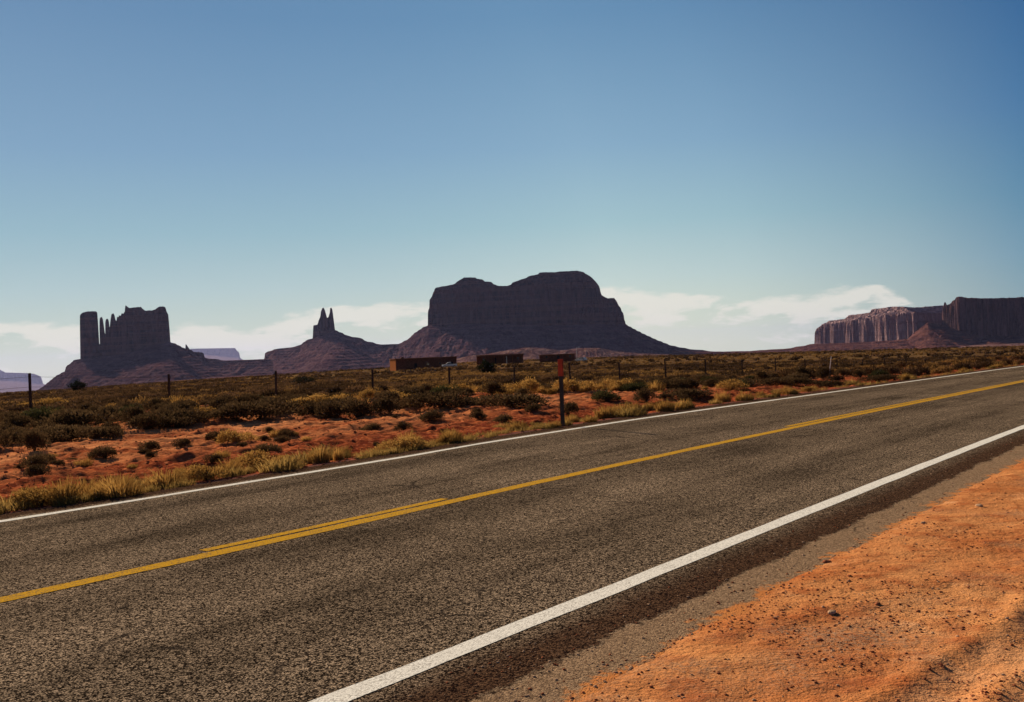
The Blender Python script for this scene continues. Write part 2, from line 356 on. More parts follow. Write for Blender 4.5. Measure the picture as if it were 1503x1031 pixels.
# ------------------------------------------------------------------ ground sheet (polar, finer in front)
angs = np.concatenate([np.linspace(-math.pi, -0.62, 60)[:-1], np.linspace(-0.62, 0.62, 560), np.linspace(0.62, math.pi, 60)[1:]])
rad = np.concatenate([[0.05, 0.4, 0.8, 1.2, 1.6], np.exp(np.linspace(math.log(2.0), math.log(11.0), 150))[:-1], np.arange(11.0, 42.0, 0.085), np.exp(np.linspace(math.log(42.0), math.log(40000), 640))])
A, RR = np.meshgrid(angs, rad)
GX, GY = RR * np.sin(A), RR * np.cos(A)
GZ = ground_h(GX, GY)
V = np.stack([GX, GY, GZ], -1).reshape(-1, 3)
na, nr = len(angs), len(rad)
ii, jj = np.meshgrid(np.arange(nr - 1), np.arange(na - 1), indexing='ij')
a0 = (ii * na + jj).ravel(); quads = np.stack([a0, a0 + 1, a0 + na + 1, a0 + na], -1)[:, ::-1]
g = link_mesh('ground', V, quads, M['dirt'], smooth=True); tag(g, kind='structure')

# ------------------------------------------------------------------ road
def strip(name, d0, d1, s0, s1, lift, mat, nd=2, ds=0.5, wob=0.0, seed=0, thick=0.0, nz=None):
    ss = np.arange(s0, s1 + 1e-6, ds); dd = np.linspace(0, 1, nd)
    S, T = np.meshgrid(ss, dd, indexing='ij')
    e0 = d0 + wob * (fbm(ss / 0.7, ss * 0 + 3, 4, seed) * 2); e1 = d1 + wob * (fbm(ss / 0.7, ss * 0 + 9, 4, seed + 1) * 2)
    D = e0[:, None] * (1 - T) + e1[:, None] * T
    x, y = road_xy(S, D); z = base_h(x, y) + lift
    V = np.stack([x, y, z], -1).reshape(-1, 3)
    i, j = np.meshgrid(np.arange(len(ss) - 1), np.arange(nd - 1), indexing='ij')
    a = (i * nd + j).ravel(); q = np.stack([a, a + 1, a + nd + 1, a + nd], -1)
    if thick:
        n0 = len(V); lo = []
        for k in (0, nd - 1):
            e = V.reshape(len(ss), nd, 3)[:, k].copy(); e[:, 2] -= thick; lo.append(e)
        V = np.concatenate([V] + lo); m = len(ss); ar = np.arange(m - 1)
        q1 = np.stack([n0 + ar, ar * nd, (ar + 1) * nd, n0 + ar + 1], -1)
        q2 = np.stack([ar * nd + nd - 1, n0 + m + ar, n0 + m + ar + 1, (ar + 1) * nd + nd - 1], -1)
        q = np.concatenate([q, q1, q2])
    o = link_mesh(name, V, q, mat, smooth=False)
    tag(o, kind='structure'); return o
strip('road', 2.30, 11.62, -80, 420, 0.0, M['asphalt'], 11, 0.25, 0.0, thick=0.08)
strip('road_marking', 3.50, 3.655, -60, 400, 0.003, M['white_paint'], 2, 0.12, 0.016, 1)
strip('road_marking', 11.00, 11.15, -60, 400, 0.003, M['white_paint'], 2, 0.12, 0.018, 2)
strip('road_marking', 7.10, 7.29, -60, 400, 0.003, M['yellow_paint'], 2, 0.12, 0.02, 3)
def s_of(px, d):           # along-road coordinate where the line at lateral d crosses an image column
    u = (px - 751.5) / F
    return d * (math.cos(TH) + u * math.sin(TH)) / (math.sin(TH) - u * math.cos(TH))
strip('road_marking', 7.34, 7.46, s_of(287, 7.4), s_of(650, 7.4), 0.003, M['yellow_paint'], 2, 0.12, 0.008, 4)
strip('road_marking', 7.34, 7.46, s_of(1150, 7.4), 400, 0.003, M['yellow_paint'], 2, 0.12, 0.008, 5)
strip('road_marking', 7.34, 7.46, s_of(287, 7.4) - 12.2, s_of(287, 7.4) - 9.2, 0.003, M['yellow_paint'], 2, 0.12, 0.008, 5)

# ------------------------------------------------------------------ buttes
def poly_sd(x, y, poly):
    p = np.array(poly, float); n = len(p)
    dmin = np.full(x.shape, 1e18); inside = np.zeros(x.shape, bool)
    for i in range(n):
        a, b = p[i], p[(i + 1) % n]; ex, ey = b - a; wx, wy = x - a[0], y - a[1]
        tt = np.clip((wx * ex + wy * ey) / (ex * ex + ey * ey + 1e-9), 0, 1)
        dmin = np.minimum(dmin, (wx - ex * tt) ** 2 + (wy - ey * tt) ** 2)
        c = (a[1] <= y) != (b[1] <= y)
        xi = a[0] + (y - a[1]) / (ey if abs(ey) > 1e-9 else 1e-9) * ex
        inside ^= c & (x < xi)
    dd = np.sqrt(dmin); return np.where(inside, -dd, dd)     # negative inside
def prof(pts, Y):
    q = [pdir(*p) for p in pts]; u = np.array([a for a, _ in q]); z = CZ + np.array([b for _, b in q]) * Y
    o = np.argsort(u, kind='stable'); return u[o], z[o]
def butte(name, label, cat, Yr, pxr, talus_pts, spine, feats, fall, ysteps, upx, mats, seed, gully=14, ts=1.0, terr=(0, 1), solo=False):
    """Yr: reference depth. pxr: image-column span. spine: [(px, Yfront, Yback)]. feats: dicts of cliff blocks."""
    u = np.arange(pdir(pxr[0], 500)[0], pdir(pxr[1], 500)[0], upx / F)
    Ys = np.concatenate([np.arange(a, b, st) for a, b, st in ysteps])
    U, Y = np.meshgrid(u, Ys, indexing='ij'); X = U * Y
    tu, tz = prof(talus_pts, Yr)
    su = np.array([pdir(p[0], 500)[0] for p in spine]); yf = np.interp(U, su, [p[1] for p in spine]); yb = np.interp(U, su, [p[2] for p in spine])
    wob = 40 * ts * fbm(X / (150 * ts), Y * 0, 3, seed)
    sx = [(a * b, b) for a, b in zip(su, [p[1] for p in spine])] + [(a * b, b) for a, b in list(zip(su, [p[2] for p in spine]))[::-1]]
    dist = np.maximum(poly_sd(X, Y, sx) + wob * sstep(0, 60, np.maximum(yf - Y, 0)), 0)
    fu = np.linspace(u[0], u[-1], 800); fz_ = np.interp(fu, tu, tz)
    kk = np.exp(-0.5 * (np.arange(-60, 61) / 22.0) ** 2); kk /= kk.sum()
    sm = np.convolve(np.pad(fz_, 60, 'edge'), kk, 'valid')
    Uw = U + 0.02 * fbm(X / (300 * ts), Y / (300 * ts), 3, seed) * sstep(60 * ts, 400 * ts, dist)
    bl = sstep(10, 220 * ts, dist)
    ridge = np.interp(Uw, tu, tz) * (1 - bl) + np.interp(Uw, fu, sm) * bl
    gl = np.abs(fbm(X / (55 * ts) + 0.15 * fbm(X / 90, Y / 90, 2, seed), Y / (260 * ts), 4, seed + 1)) * 2
    amp = gully * sstep(0, 120 * ts, dist) * (1 - 0.6 * sstep(500 * ts, 900 * ts, dist))
    fl = np.interp(dist / ts, fall[0], fall[1])
    Z = ridge - fl + amp * (0.45 - gl) + 6 * ts * fbm(X / (16 * ts), Y / (16 * ts), 4, seed + 2, 0.6) * sstep(0, 40, dist + 15) + (gully * 0.5) * fbm(X / (60 * ts), Y / (60 * ts), 3, seed + 7) * sstep(40, 200, dist)
    # resistant ledges
    if terr[0]:
        st = terr[1]; k = Z / st; fr = k - np.floor(k)
        Z = Z * (1 - terr[0]) + terr[0] * st * (np.floor(k) + np.clip((fr - 0.62) / 0.38, 0, 1))
    crk = (1 - np.abs(fbm(X / (30 * ts), Y / (30 * ts), 2, seed + 6)) * 2) ** 14
    fz = fbm(X / (9 * ts), Y / (9 * ts), 3, seed + 3) + 0.9 * crk * (0.2 + 1.6 * vn(X / 160, Y / 160, seed + 1) ** 2); fz2 = fbm(X / (34 * ts), Y / (34 * ts), 2, seed + 4)
    mask = np.zeros(Z.shape, bool)
    for f in feats:
        poly = [(pdir(p[0], 480)[0] * p[1], p[1]) for p in f['poly']]
        sdv = poly_sd(X, Y, poly) + f.get('flute', 9) * fz + f.get('wave', 16) * fz2
        tt = -sdv
        pu, pz = prof(f['top'], f.get('Y', Yr)); top = np.interp(U, pu, pz)
        ru, rz = prof(f.get('rim', f['top']), f.get('Y', Yr)); rim = np.interp(U, ru, rz)
        base = f['base_z']
        w1 = f.get('w1', 14.0)
        H = np.where(tt < w1, base + (rim - base) * np.clip(tt / w1, 0, 1) ** 0.45, rim + (tt - w1) * f.get('k2', 0.5))
        if f.get('tier'):
            st = f['tier']; k = (H - rim) / st; fr = k - np.floor(k)
            H = np.where(tt > w1, rim + st * (np.floor(k) + np.clip((fr - 0.55) / 0.45, 0, 1)), H)
        H = np.minimum(H, top + f.get('rough', 3.5) * 2 * fbm(X / 11.0, Y / 30.0, 3, seed + 5, 0.65))
        ok = (tt > 0) & (H > Z)
        Z = np.where(ok, H, Z); mask |= ok
    V = np.stack([X, Y, Z], -1).reshape(-1, 3); nY = len(Ys)
    i, j = np.meshgrid(np.arange(len(u) - 1), np.arange(nY - 1), indexing='ij'); a = i * nY + j
    q = np.stack([a, a + nY, a + nY + 1, a + 1], -1).reshape(-1, 4)
    mk = mask.reshape(-1)[q].any(1)
    org = (float(np.mean(u) * Yr), float(Yr), float(Z.min()))
    if solo: return tag(link_mesh(name, V, q, mats[1]), kind='structure')
    root = empty(name, org); tag(root, label, cat)
    for nm, sel, mt in (('cliff', mk, mats[0]), ('talus_slope', ~mk, mats[1])):
        if not sel.any(): continue
        qs = q[sel]; us, inv = np.unique(qs, return_inverse=True)
        link_mesh(nm, V[us] - np.array(org), inv.reshape(qs.shape), mt, root, smooth=False)
    return root
FALL = ([0, 100, 180, 300, 450, 700, 1000, 1300], [0, 50, 78, 112, 140, 168, 195, 270])

# wide double-humped butte in the middle
butte('butte', 'wide dark double-humped butte behind the low brown buildings', 'butte', 5000, (560, 1075),
      [(560, 506), (585, 505), (600, 497), (608, 489), (622, 480), (629, 477), (700, 476), (800, 478), (905, 476), (917, 475), (935, 485), (960, 497), (985, 507), (1010, 512), (1060, 517), (1075, 520)],
      [(560, 5000, 5100), (629, 4980, 5150), (700, 4890, 5260), (860, 4880, 5260), (917, 4990, 5160), (960, 5000, 5100), (1075, 5000, 5060)],
      [dict(poly=[(629, 5010), (634, 4960), (648, 4925), (690, 4925), (720, 4900), (765, 4905), (800, 4880), (850, 4890), (880, 4925), (905, 4960), (917, 5020), (914, 5120), (880, 5220), (800, 5260), (700, 5260), (645, 5200), (631, 5100)],
            top=[(620, 450), (629, 446), (630, 440), (632, 432), (636, 425), (640, 422.5), (660, 419.5), (668, 417), (672, 413), (680, 408), (681, 407), (698, 407.5), (700, 410), (708, 411), (712, 414), (721, 415), (724, 418), (732, 421), (744, 421), (750, 419), (752, 416), (764, 411), (770, 409.5), (776, 406), (790, 403), (792, 400.5), (815, 400), (822, 399), (847, 397.5), (856, 399), (859, 402), (864, 404), (869, 408), (874, 413), (880, 421), (881, 427), (883, 434), (888, 437), (892, 438.5), (896, 438), (900, 437.5), (902, 435), (904, 435.5), (907, 441), (909, 447), (910, 450), (913, 452), (915, 458), (918, 472)],
            rim=[(620, 446), (629, 442), (640, 428), (700, 424), (740, 428), (800, 421), (860, 419), (880, 432), (900, 443), (917, 462)],
            base_z=118, w1=9, k2=0.85, tier=13, flute=13, wave=24, rough=1.6)],
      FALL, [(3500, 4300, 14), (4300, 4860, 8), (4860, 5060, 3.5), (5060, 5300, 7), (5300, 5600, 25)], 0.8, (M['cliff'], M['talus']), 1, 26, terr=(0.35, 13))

# castle-like butte at left
Yc = 4500
butte('butte', 'castle-like butte with a separate round tower and thin spires', 'butte', Yc, (30, 400),
      [(30, 585), (60, 570), (72, 560), (82, 552), (95, 545), (97, 538), (104, 533), (108, 529), (116, 527), (145, 524), (180, 520), (220, 508), (249, 502), (258, 505), (266, 509), (272, 512), (280, 514), (288, 518), (297, 519), (300, 525), (330, 529), (385, 527), (400, 529)],
      [(30, 4500, 4560), (116, 4460, 4560), (180, 4440, 4580), (249, 4440, 4580), (300, 4480, 4540), (400, 4480, 4540)],
      [dict(rough=3, poly=[(116, 4500), (118, 4468), (126, 4455), (138, 4456), (145, 4475), (145, 4520), (138, 4545), (122, 4545)], base_z=-45, w1=5, k2=1.2, flute=5, wave=4,
            top=[(114, 470), (117, 463), (121, 460), (130, 458), (142, 458), (144, 461), (146, 470)]),
       dict(poly=[(143, 4488), (164, 4484), (186, 4480), (188, 4535), (165, 4540), (144, 4530)], base_z=-45, w1=4, k2=1, flute=4, wave=2, rough=3,
            top=[(142, 518), (145, 510), (148, 501), (151, 504), (154, 508), (156, 499), (160, 503), (163, 493), (168, 495), (173, 486), (178, 483), (186, 476)]),
       dict(poly=[(145, 4480), (150, 4470), (156, 4476), (157, 4512), (147, 4516)], base_z=-45, w1=3, k2=4, flute=2, wave=0, top=[(144, 512), (145, 494), (145.6, 476), (146.6, 467), (149.5, 466), (151.3, 470), (152.6, 480), (154, 490), (158, 510)]),
       dict(poly=[(153, 4482), (158, 4474), (162, 4480), (162, 4510), (154, 4514)], base_z=-45, w1=3, k2=4, flute=2, wave=0, top=[(152, 500), (153.8, 486), (154.7, 473), (156, 469), (158.6, 469), (160.2, 474), (161.2, 486), (163, 500)]),
       dict(poly=[(160, 4478), (166, 4466), (171, 4470), (173, 4512), (161, 4518)], base_z=-40, w1=3, k2=4, flute=2, wave=0, top=[(159, 500), (160.6, 486), (162, 472), (163.6, 462), (166.5, 461), (168.2, 464), (169.5, 470), (171, 472), (173, 476)]),
       dict(poly=[(169, 4474), (176, 4458), (186, 4452), (188, 4535), (170, 4530)], base_z=-35, w1=4, k2=3, flute=5, wave=2, top=[(168, 485), (170.5, 475), (172, 465), (173.5, 467), (175, 463), (177, 465), (179, 460), (181, 462), (183, 459), (188, 458)]),
       dict(poly=[(183, 4470), (190, 4445), (205, 4440), (218, 4452), (232, 4436), (244, 4445), (249, 4475), (248, 4540), (235, 4575), (195, 4575), (184, 4540)], base_z=-20, w1=7, k2=1.5, flute=12, wave=8, rough=3.5,
            top=[(181, 462), (183, 455), (184, 449), (186, 450), (190, 453), (198, 452), (207, 452), (210, 455), (214, 457), (228, 456), (231, 453), (235, 451), (240, 451), (243, 452), (245, 459), (247, 461), (250, 480)]),
       dict(poly=[(270, 4490), (275, 4484), (278, 4492), (277, 4510), (271, 4510)], base_z=-20, w1=3, k2=2, flute=2, wave=0, top=[(269, 510), (271, 505), (274, 507), (279, 514)]),
       dict(poly=[(278, 4480), (285, 4460), (297, 4462), (300, 4490), (298, 4530), (280, 4530)], base_z=-50, w1=6, k2=1, flute=4, wave=3, top=[(277, 516), (297, 518), (300, 520)])],
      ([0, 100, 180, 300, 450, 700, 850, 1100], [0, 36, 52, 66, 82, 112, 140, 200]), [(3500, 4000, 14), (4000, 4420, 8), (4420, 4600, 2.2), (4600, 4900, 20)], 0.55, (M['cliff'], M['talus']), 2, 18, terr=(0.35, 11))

# twin-spired butte
butte('butte', 'low butte crowned by two slender rock spires', 'butte', 5400, (340, 640),
      [(340, 531), (386, 528), (388, 526), (389, 518), (402, 513), (425, 510), (440, 507), (449, 500), (458, 497), (475, 492), (492, 485), (500, 488), (510, 493), (521, 495), (532, 497), (535, 500), (548, 503), (560, 506), (585, 506), (640, 508)],
      [(340, 5400, 5460), (389, 5350, 5480), (450, 5330, 5480), (500, 5330, 5480), (560, 5360, 5440), (640, 5380, 5440)],
      [dict(poly=[(458, 5400), (461, 5375), (475, 5365), (488, 5370), (493, 5400), (490, 5440), (475, 5455), (461, 5440)], base_z=20, w1=7, k2=4, flute=6, wave=6, rough=1,
            top=[(456, 480), (458, 478), (466, 477), (468, 470), (470, 466), (471, 458), (473, 453), (475, 452), (477, 456), (479, 463), (480, 467), (482, 466), (484, 460), (484.6, 453), (486.5, 452), (488, 455), (489, 463), (491, 478), (493, 485)])],
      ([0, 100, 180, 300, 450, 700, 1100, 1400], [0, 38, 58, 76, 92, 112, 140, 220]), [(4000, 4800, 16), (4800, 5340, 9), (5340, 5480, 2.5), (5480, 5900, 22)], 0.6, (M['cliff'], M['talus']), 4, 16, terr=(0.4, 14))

# long mesa at right, its sunlit end wall running away to the left
butte('mesa', 'long pale mesa with a fluted sunlit cliff and a low saddle', 'mesa', 4200, (985, 1480),
      [(985, 516), (1010, 517), (1060, 518), (1100, 517), (1150, 514), (1172, 510), (1196, 505), (1260, 502), (1345, 497), (1480, 495)],
      [(985, 4600, 4900), (1100, 4550, 4900), (1196, 4530, 4900), (1345, 3960, 4900), (1400, 4100, 4900), (1480, 4100, 4900)],
      [dict(poly=[(1197, 4560), (1345, 3985), (1352, 4060), (1372, 4180), (1480, 4300), (1480, 4900), (1215, 4880)],
            top=[(1195, 482), (1198, 477), (1204, 472), (1206, 470), (1222, 469), (1240, 467), (1246, 461), (1262, 460), (1277, 458), (1279, 453), (1292, 452), (1310, 450), (1340, 452), (1380, 448), (1480, 444)],
            rim=[(1195, 484), (1206, 476), (1250, 470), (1290, 464), (1340, 460), (1480, 458)], Y=4250,
            base_z=20, w1=7, k2=0.35, tier=8, flute=13, wave=20, rough=2.5)],
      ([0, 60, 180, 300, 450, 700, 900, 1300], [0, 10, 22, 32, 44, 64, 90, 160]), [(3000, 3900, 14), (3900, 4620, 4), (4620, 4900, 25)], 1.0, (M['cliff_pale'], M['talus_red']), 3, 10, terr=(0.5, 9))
butte('mesa', 'dark shaded mesa wall running out of the frame above the road', 'mesa', 3900, (1330, 1950),
      [(1330, 500), (1340, 490), (1352, 480), (1362, 473), (1385, 477), (1410, 485), (1440, 492), (1503, 492), (1950, 480)],
      [(1330, 3930, 4060), (1380, 3920, 4200), (1430, 3830, 4500), (1503, 3790, 4500), (1950, 3700, 4500)],
      [dict(poly=[(1386, 4080), (1389, 3960), (1396, 3900), (1404, 3880), (1420, 3830), (1480, 3800), (1600, 3770), (1940, 3720), (1940, 4480), (1420, 4480)],
            top=[(1380, 450), (1385, 447), (1386, 442), (1388, 442), (1390, 447), (1394, 446), (1398, 442), (1402, 440), (1403, 437), (1409, 436), (1420, 438), (1440, 439), (1470, 439), (1503, 438), (1700, 436), (1950, 430)],
            base_z=20, w1=8, k2=0.6, tier=10, flute=16, wave=26)],
      ([0, 60, 180, 300, 450, 700, 850, 1100], [0, 22, 48, 62, 74, 90, 110, 180]), [(2900, 3740, 14), (3740, 4100, 4), (4100, 4520, 25)], 1.0, (M['cliff_shaded'], M['talus_red']), 5, 12, terr=(0.4, 10))
# far blue mesas
butte('mesa', 'faint blue flat-topped mesa far behind the castle-like butte', 'mesa', 34000, (240, 400),
      [(240, 540), (270, 525), (300, 520), (350, 524), (358, 529), (400, 545)], [(240, 34000, 34800), (300, 33900, 35200), (400, 34000, 34800)],
      [dict(poly=[(266, 34100), (290, 33920), (335, 33900), (352, 34080), (352, 35000), (266, 35000)], base_z=-440, w1=80, k2=0.5, flute=40, wave=60, rough=2,
            top=[(260, 513), (285, 512), (345, 511), (348, 515), (352, 518), (358, 526)])],
      FALL, [(25500, 33800, 260), (33800, 35000, 40), (35000, 37000, 260)], 0.6, (M['cliff_far'], M['cliff_far']), 6, 10, 6.0)
butte('mesa', 'faint blue mesa at the edge of the plain beyond the leftmost fence post', 'mesa', 32000, (-260, 120),
      [(-260, 560), (0, 556), (40, 560), (60, 563), (75, 568), (90, 577), (120, 590)], [(-260, 32000, 33600), (0, 31900, 33200), (120, 32000, 32800)],
      [dict(poly=[(-250, 32000), (-100, 31900), (0, 31800), (50, 31960), (62, 32200), (60, 33000), (-250, 33600)], base_z=-840, w1=80, k2=0.5, flute=40, wave=60, rough=3,
            top=[(-260, 540), (-60, 542), (-3, 541), (2, 544), (8, 547), (40, 548), (50, 549), (60, 553), (70, 559)])],
      FALL, [(23500, 31700, 260), (31700, 33000, 40), (33000, 36000, 260)], 0.8, (M['cliff_far'], M['cliff_far']), 7, 10, 6.0)

# low foothills in front of the buttes
butte('hills', '', '', 3600, (560, 1600),
      [(560, 552), (640, 536), (665, 528), (690, 522), (720, 519), (745, 514), (775, 510), (800, 511), (822, 515), (850, 511), (880, 511), (905, 516), (940, 519), (985, 521), (1060, 521), (1100, 520), (1150, 519), (1200, 518), (1260, 515), (1330, 512), (1400, 509), (1450, 506), (1503, 504), (1600, 500)],
      [(560, 3600, 3640), (800, 3620, 3680), (1100, 3600, 3700), (1600, 3500, 3600)], [],
      ([0, 60, 200, 400, 600], [0, 6, 24, 50, 110]), [(3050, 3400, 12), (3400, 3720, 7), (3720, 4100, 14)], 1.1, (M['cliff'], M['foothill']), 2, 9, 0.7, (0.5, 5), solo=True)

# ------------------------------------------------------------------ vegetation meshes
def quads_at(C, D, L, W, rg):
    """leaf quads: centres C, long directions D, lengths L, widths W"""
    n = len(C); r = rg.normal(size=(n, 3)); S = np.cross(D, r); S /= np.linalg.norm(S, axis=1, keepdims=True) + 1e-9
    a = D * (L[:, None] / 2); b = S * (W[:, None] / 2)
    V = np.stack([C - a - b * 0.5, C - a * 0.2 + b, C + a, C - a * 0.2 - b], 1).reshape(-1, 3)
    return V, np.arange(4 * n).reshape(n, 4)
def bush_arrays(h, rad_, n, leaf, seed, flat=0.75):
    rg = np.random.default_rng(seed)
    k = rg.integers(5, 9); ca = rg.random(k) * 6.28; cr = rad_ * (0.25 + 0.35 * rg.random(k))
    cc = np.stack([np.cos(ca) * cr, np.sin(ca) * cr, h * (0.22 + 0.36 * rg.random(k))], -1)
    cs = rad_ * (0.42 + 0.25 * rg.random(k))
    w_ = rg.integers(0, k, n); dr = rg.normal(size=(n, 3)); dr[:, 2] = np.abs(dr[:, 2]) * 1.0 - 0.55; dr /= np.linalg.norm(dr, axis=1, keepdims=True)
    rr = cs[w_] * (0.35 + 0.65 * rg.random(n) ** 0.45) * (1 + 0.25 * (rg.random(n) > 0.93))
    C = cc[w_] + dr * rr[:, None] * np.array([1, 1, h / rad_ * flat])
    C[:, 2] = np.clip(C[:, 2], 0.03 * h, None)
    D = dr * 0.7 + np.array([0, 0, 0.7]) + rg.normal(size=(n, 3)) * 0.35; D /= np.linalg.norm(D, axis=1, keepdims=True)
    return quads_at(C, D, leaf * (0.7 + rg.random(n)), leaf * 0.42 * (0.6 + rg.random(n)), rg)
def grass_arrays(h, rad_, n, w, seed, lean=0.5):
    rg = np.random.default_rng(seed); V = []; Q = []
    a = rg.random(n) * 6.28; r0 = rad_ * 0.85 * rg.random(n) ** 0.6; b = np.stack([np.cos(a) * r0, np.sin(a) * r0, np.zeros(n) - 0.02], -1)
    a2 = a + rg.normal(size=n) * 0.5; ln = lean * (0.05 + rg.random(n)); hh = h * (0.35 + 0.65 * rg.random(n) ** 1.3) * (1.1 - 0.55 * r0 / rad_)
    out = np.stack([np.cos(a2), np.sin(a2), np.zeros(n)], -1); side = np.stack([-np.sin(a2 + 0.8), np.cos(a2 + 0.8), np.zeros(n)], -1)
    m = b + out * (ln * hh * 0.35)[:, None]; m[:, 2] = hh * 0.6
    tp = b + out * (ln * hh)[:, None]; tp[:, 2] = hh
    s = side * (w * (0.6 + 0.8 * rg.random(n)))[:, None]
    V = np.stack([b - s / 2, b + s / 2, m + s / 2, m - s / 2, tp + s * 0.12, tp - s * 0.12], 1).reshape(-1, 3)
    i = np.arange(n)[:, None] * 6
    return V, np.concatenate([i + np.array([[0, 1, 2, 3]]), i + np.array([[3, 2, 4, 5]])])
def twig_arrays(h, rad_, n, seed, th=0.012):
    rg = np.random.default_rng(seed); Vs = []; Qs = []
    for k in range(n):
        a = rg.random() * 6.28; d = np.array([math.cos(a) * rad_ * 0.7 * rg.random(), math.sin(a) * rad_ * 0.7 * rg.random(), h * (0.5 + 0.4 * rg.random())])
        p = [np.array([0, 0, -0.05]), d * 0.5 + rg.normal(size=3) * 0.04, d]; rr = [th, th * 0.6, th * 0.2]
        o = len(Vs) * 1
        for q, r_ in zip(p, rr):
            for j in range(4):
                Vs.append(q + np.array([math.cos(j * 1.571) * r_, math.sin(j * 1.571) * r_, 0]))
        for l in range(2):
            for j in range(4):
                Qs.append([o + l * 4 + j, o + l * 4 + (j + 1) % 4, o + l * 4 + 4 + (j + 1) % 4, o + l * 4 + 4 + j])
    return np.array(Vs), np.array(Qs)
def sage_proto(h, r_, n, leaf, seed, mat='sage', name='sagebrush'):
    root = empty(name)
    V, Q = bush_arrays(h, r_, n, leaf, seed); link_mesh('foliage', V, Q, M[mat], root)
    V, Q = twig_arrays(h, r_, 14, seed + 5); link_mesh('branches', V, Q, M['twig'], root)
    return root
def grass_proto(h, r_, n, w_, seed, mat='straw', lean=0.6):
    V, Q = grass_arrays(h, r_, n, w_, seed, lean); return link_mesh('grass_tuft', V, Q, M[mat])
sage_pr = [sage_proto(0.55, 0.50, 2600, 0.055, 11), sage_proto(0.62, 0.45, 2600, 0.055, 12), sage_proto(0.48, 0.62, 3000, 0.055, 13), sage_proto(0.60, 0.55, 2600, 0.06, 14, 'sage_green')]
brush_pr = [sage_proto(0.50, 0.48, 2400, 0.05, 31, 'straw', 'rabbitbrush'), sage_proto(0.60, 0.42, 2200, 0.05, 32, 'straw', 'rabbitbrush')]
grass_pr = [grass_proto(0.48, 0.32, 420, 0.014, 21), grass_proto(0.38, 0.36, 420, 0.014, 22, 'verge', 0.8), grass_proto(0.55, 0.28, 380, 0.014, 23, 'straw', 0.45), grass_proto(0.34, 0.30, 380, 0.013, 24, 'verge', 0.7)]
used = set()
def place(pr, x, y, s, rz, label, cat, group=None, sx=1.0):
    if id(pr) in used: o = copy_tree(pr)
    else: used.add(id(pr)); o = pr
    o.location = (x, y, gz(x, y) - 0.02); o.rotation_euler = (0, 0, rz); o.scale = (s * sx, s * sx, s)
    for k in ('group',):
        if k in o: del o[k]
    tag(o, label, cat, group); return o
taken = []
rnd = random.Random(5)
def size_at(x, y, hpx): return hpx * y / F
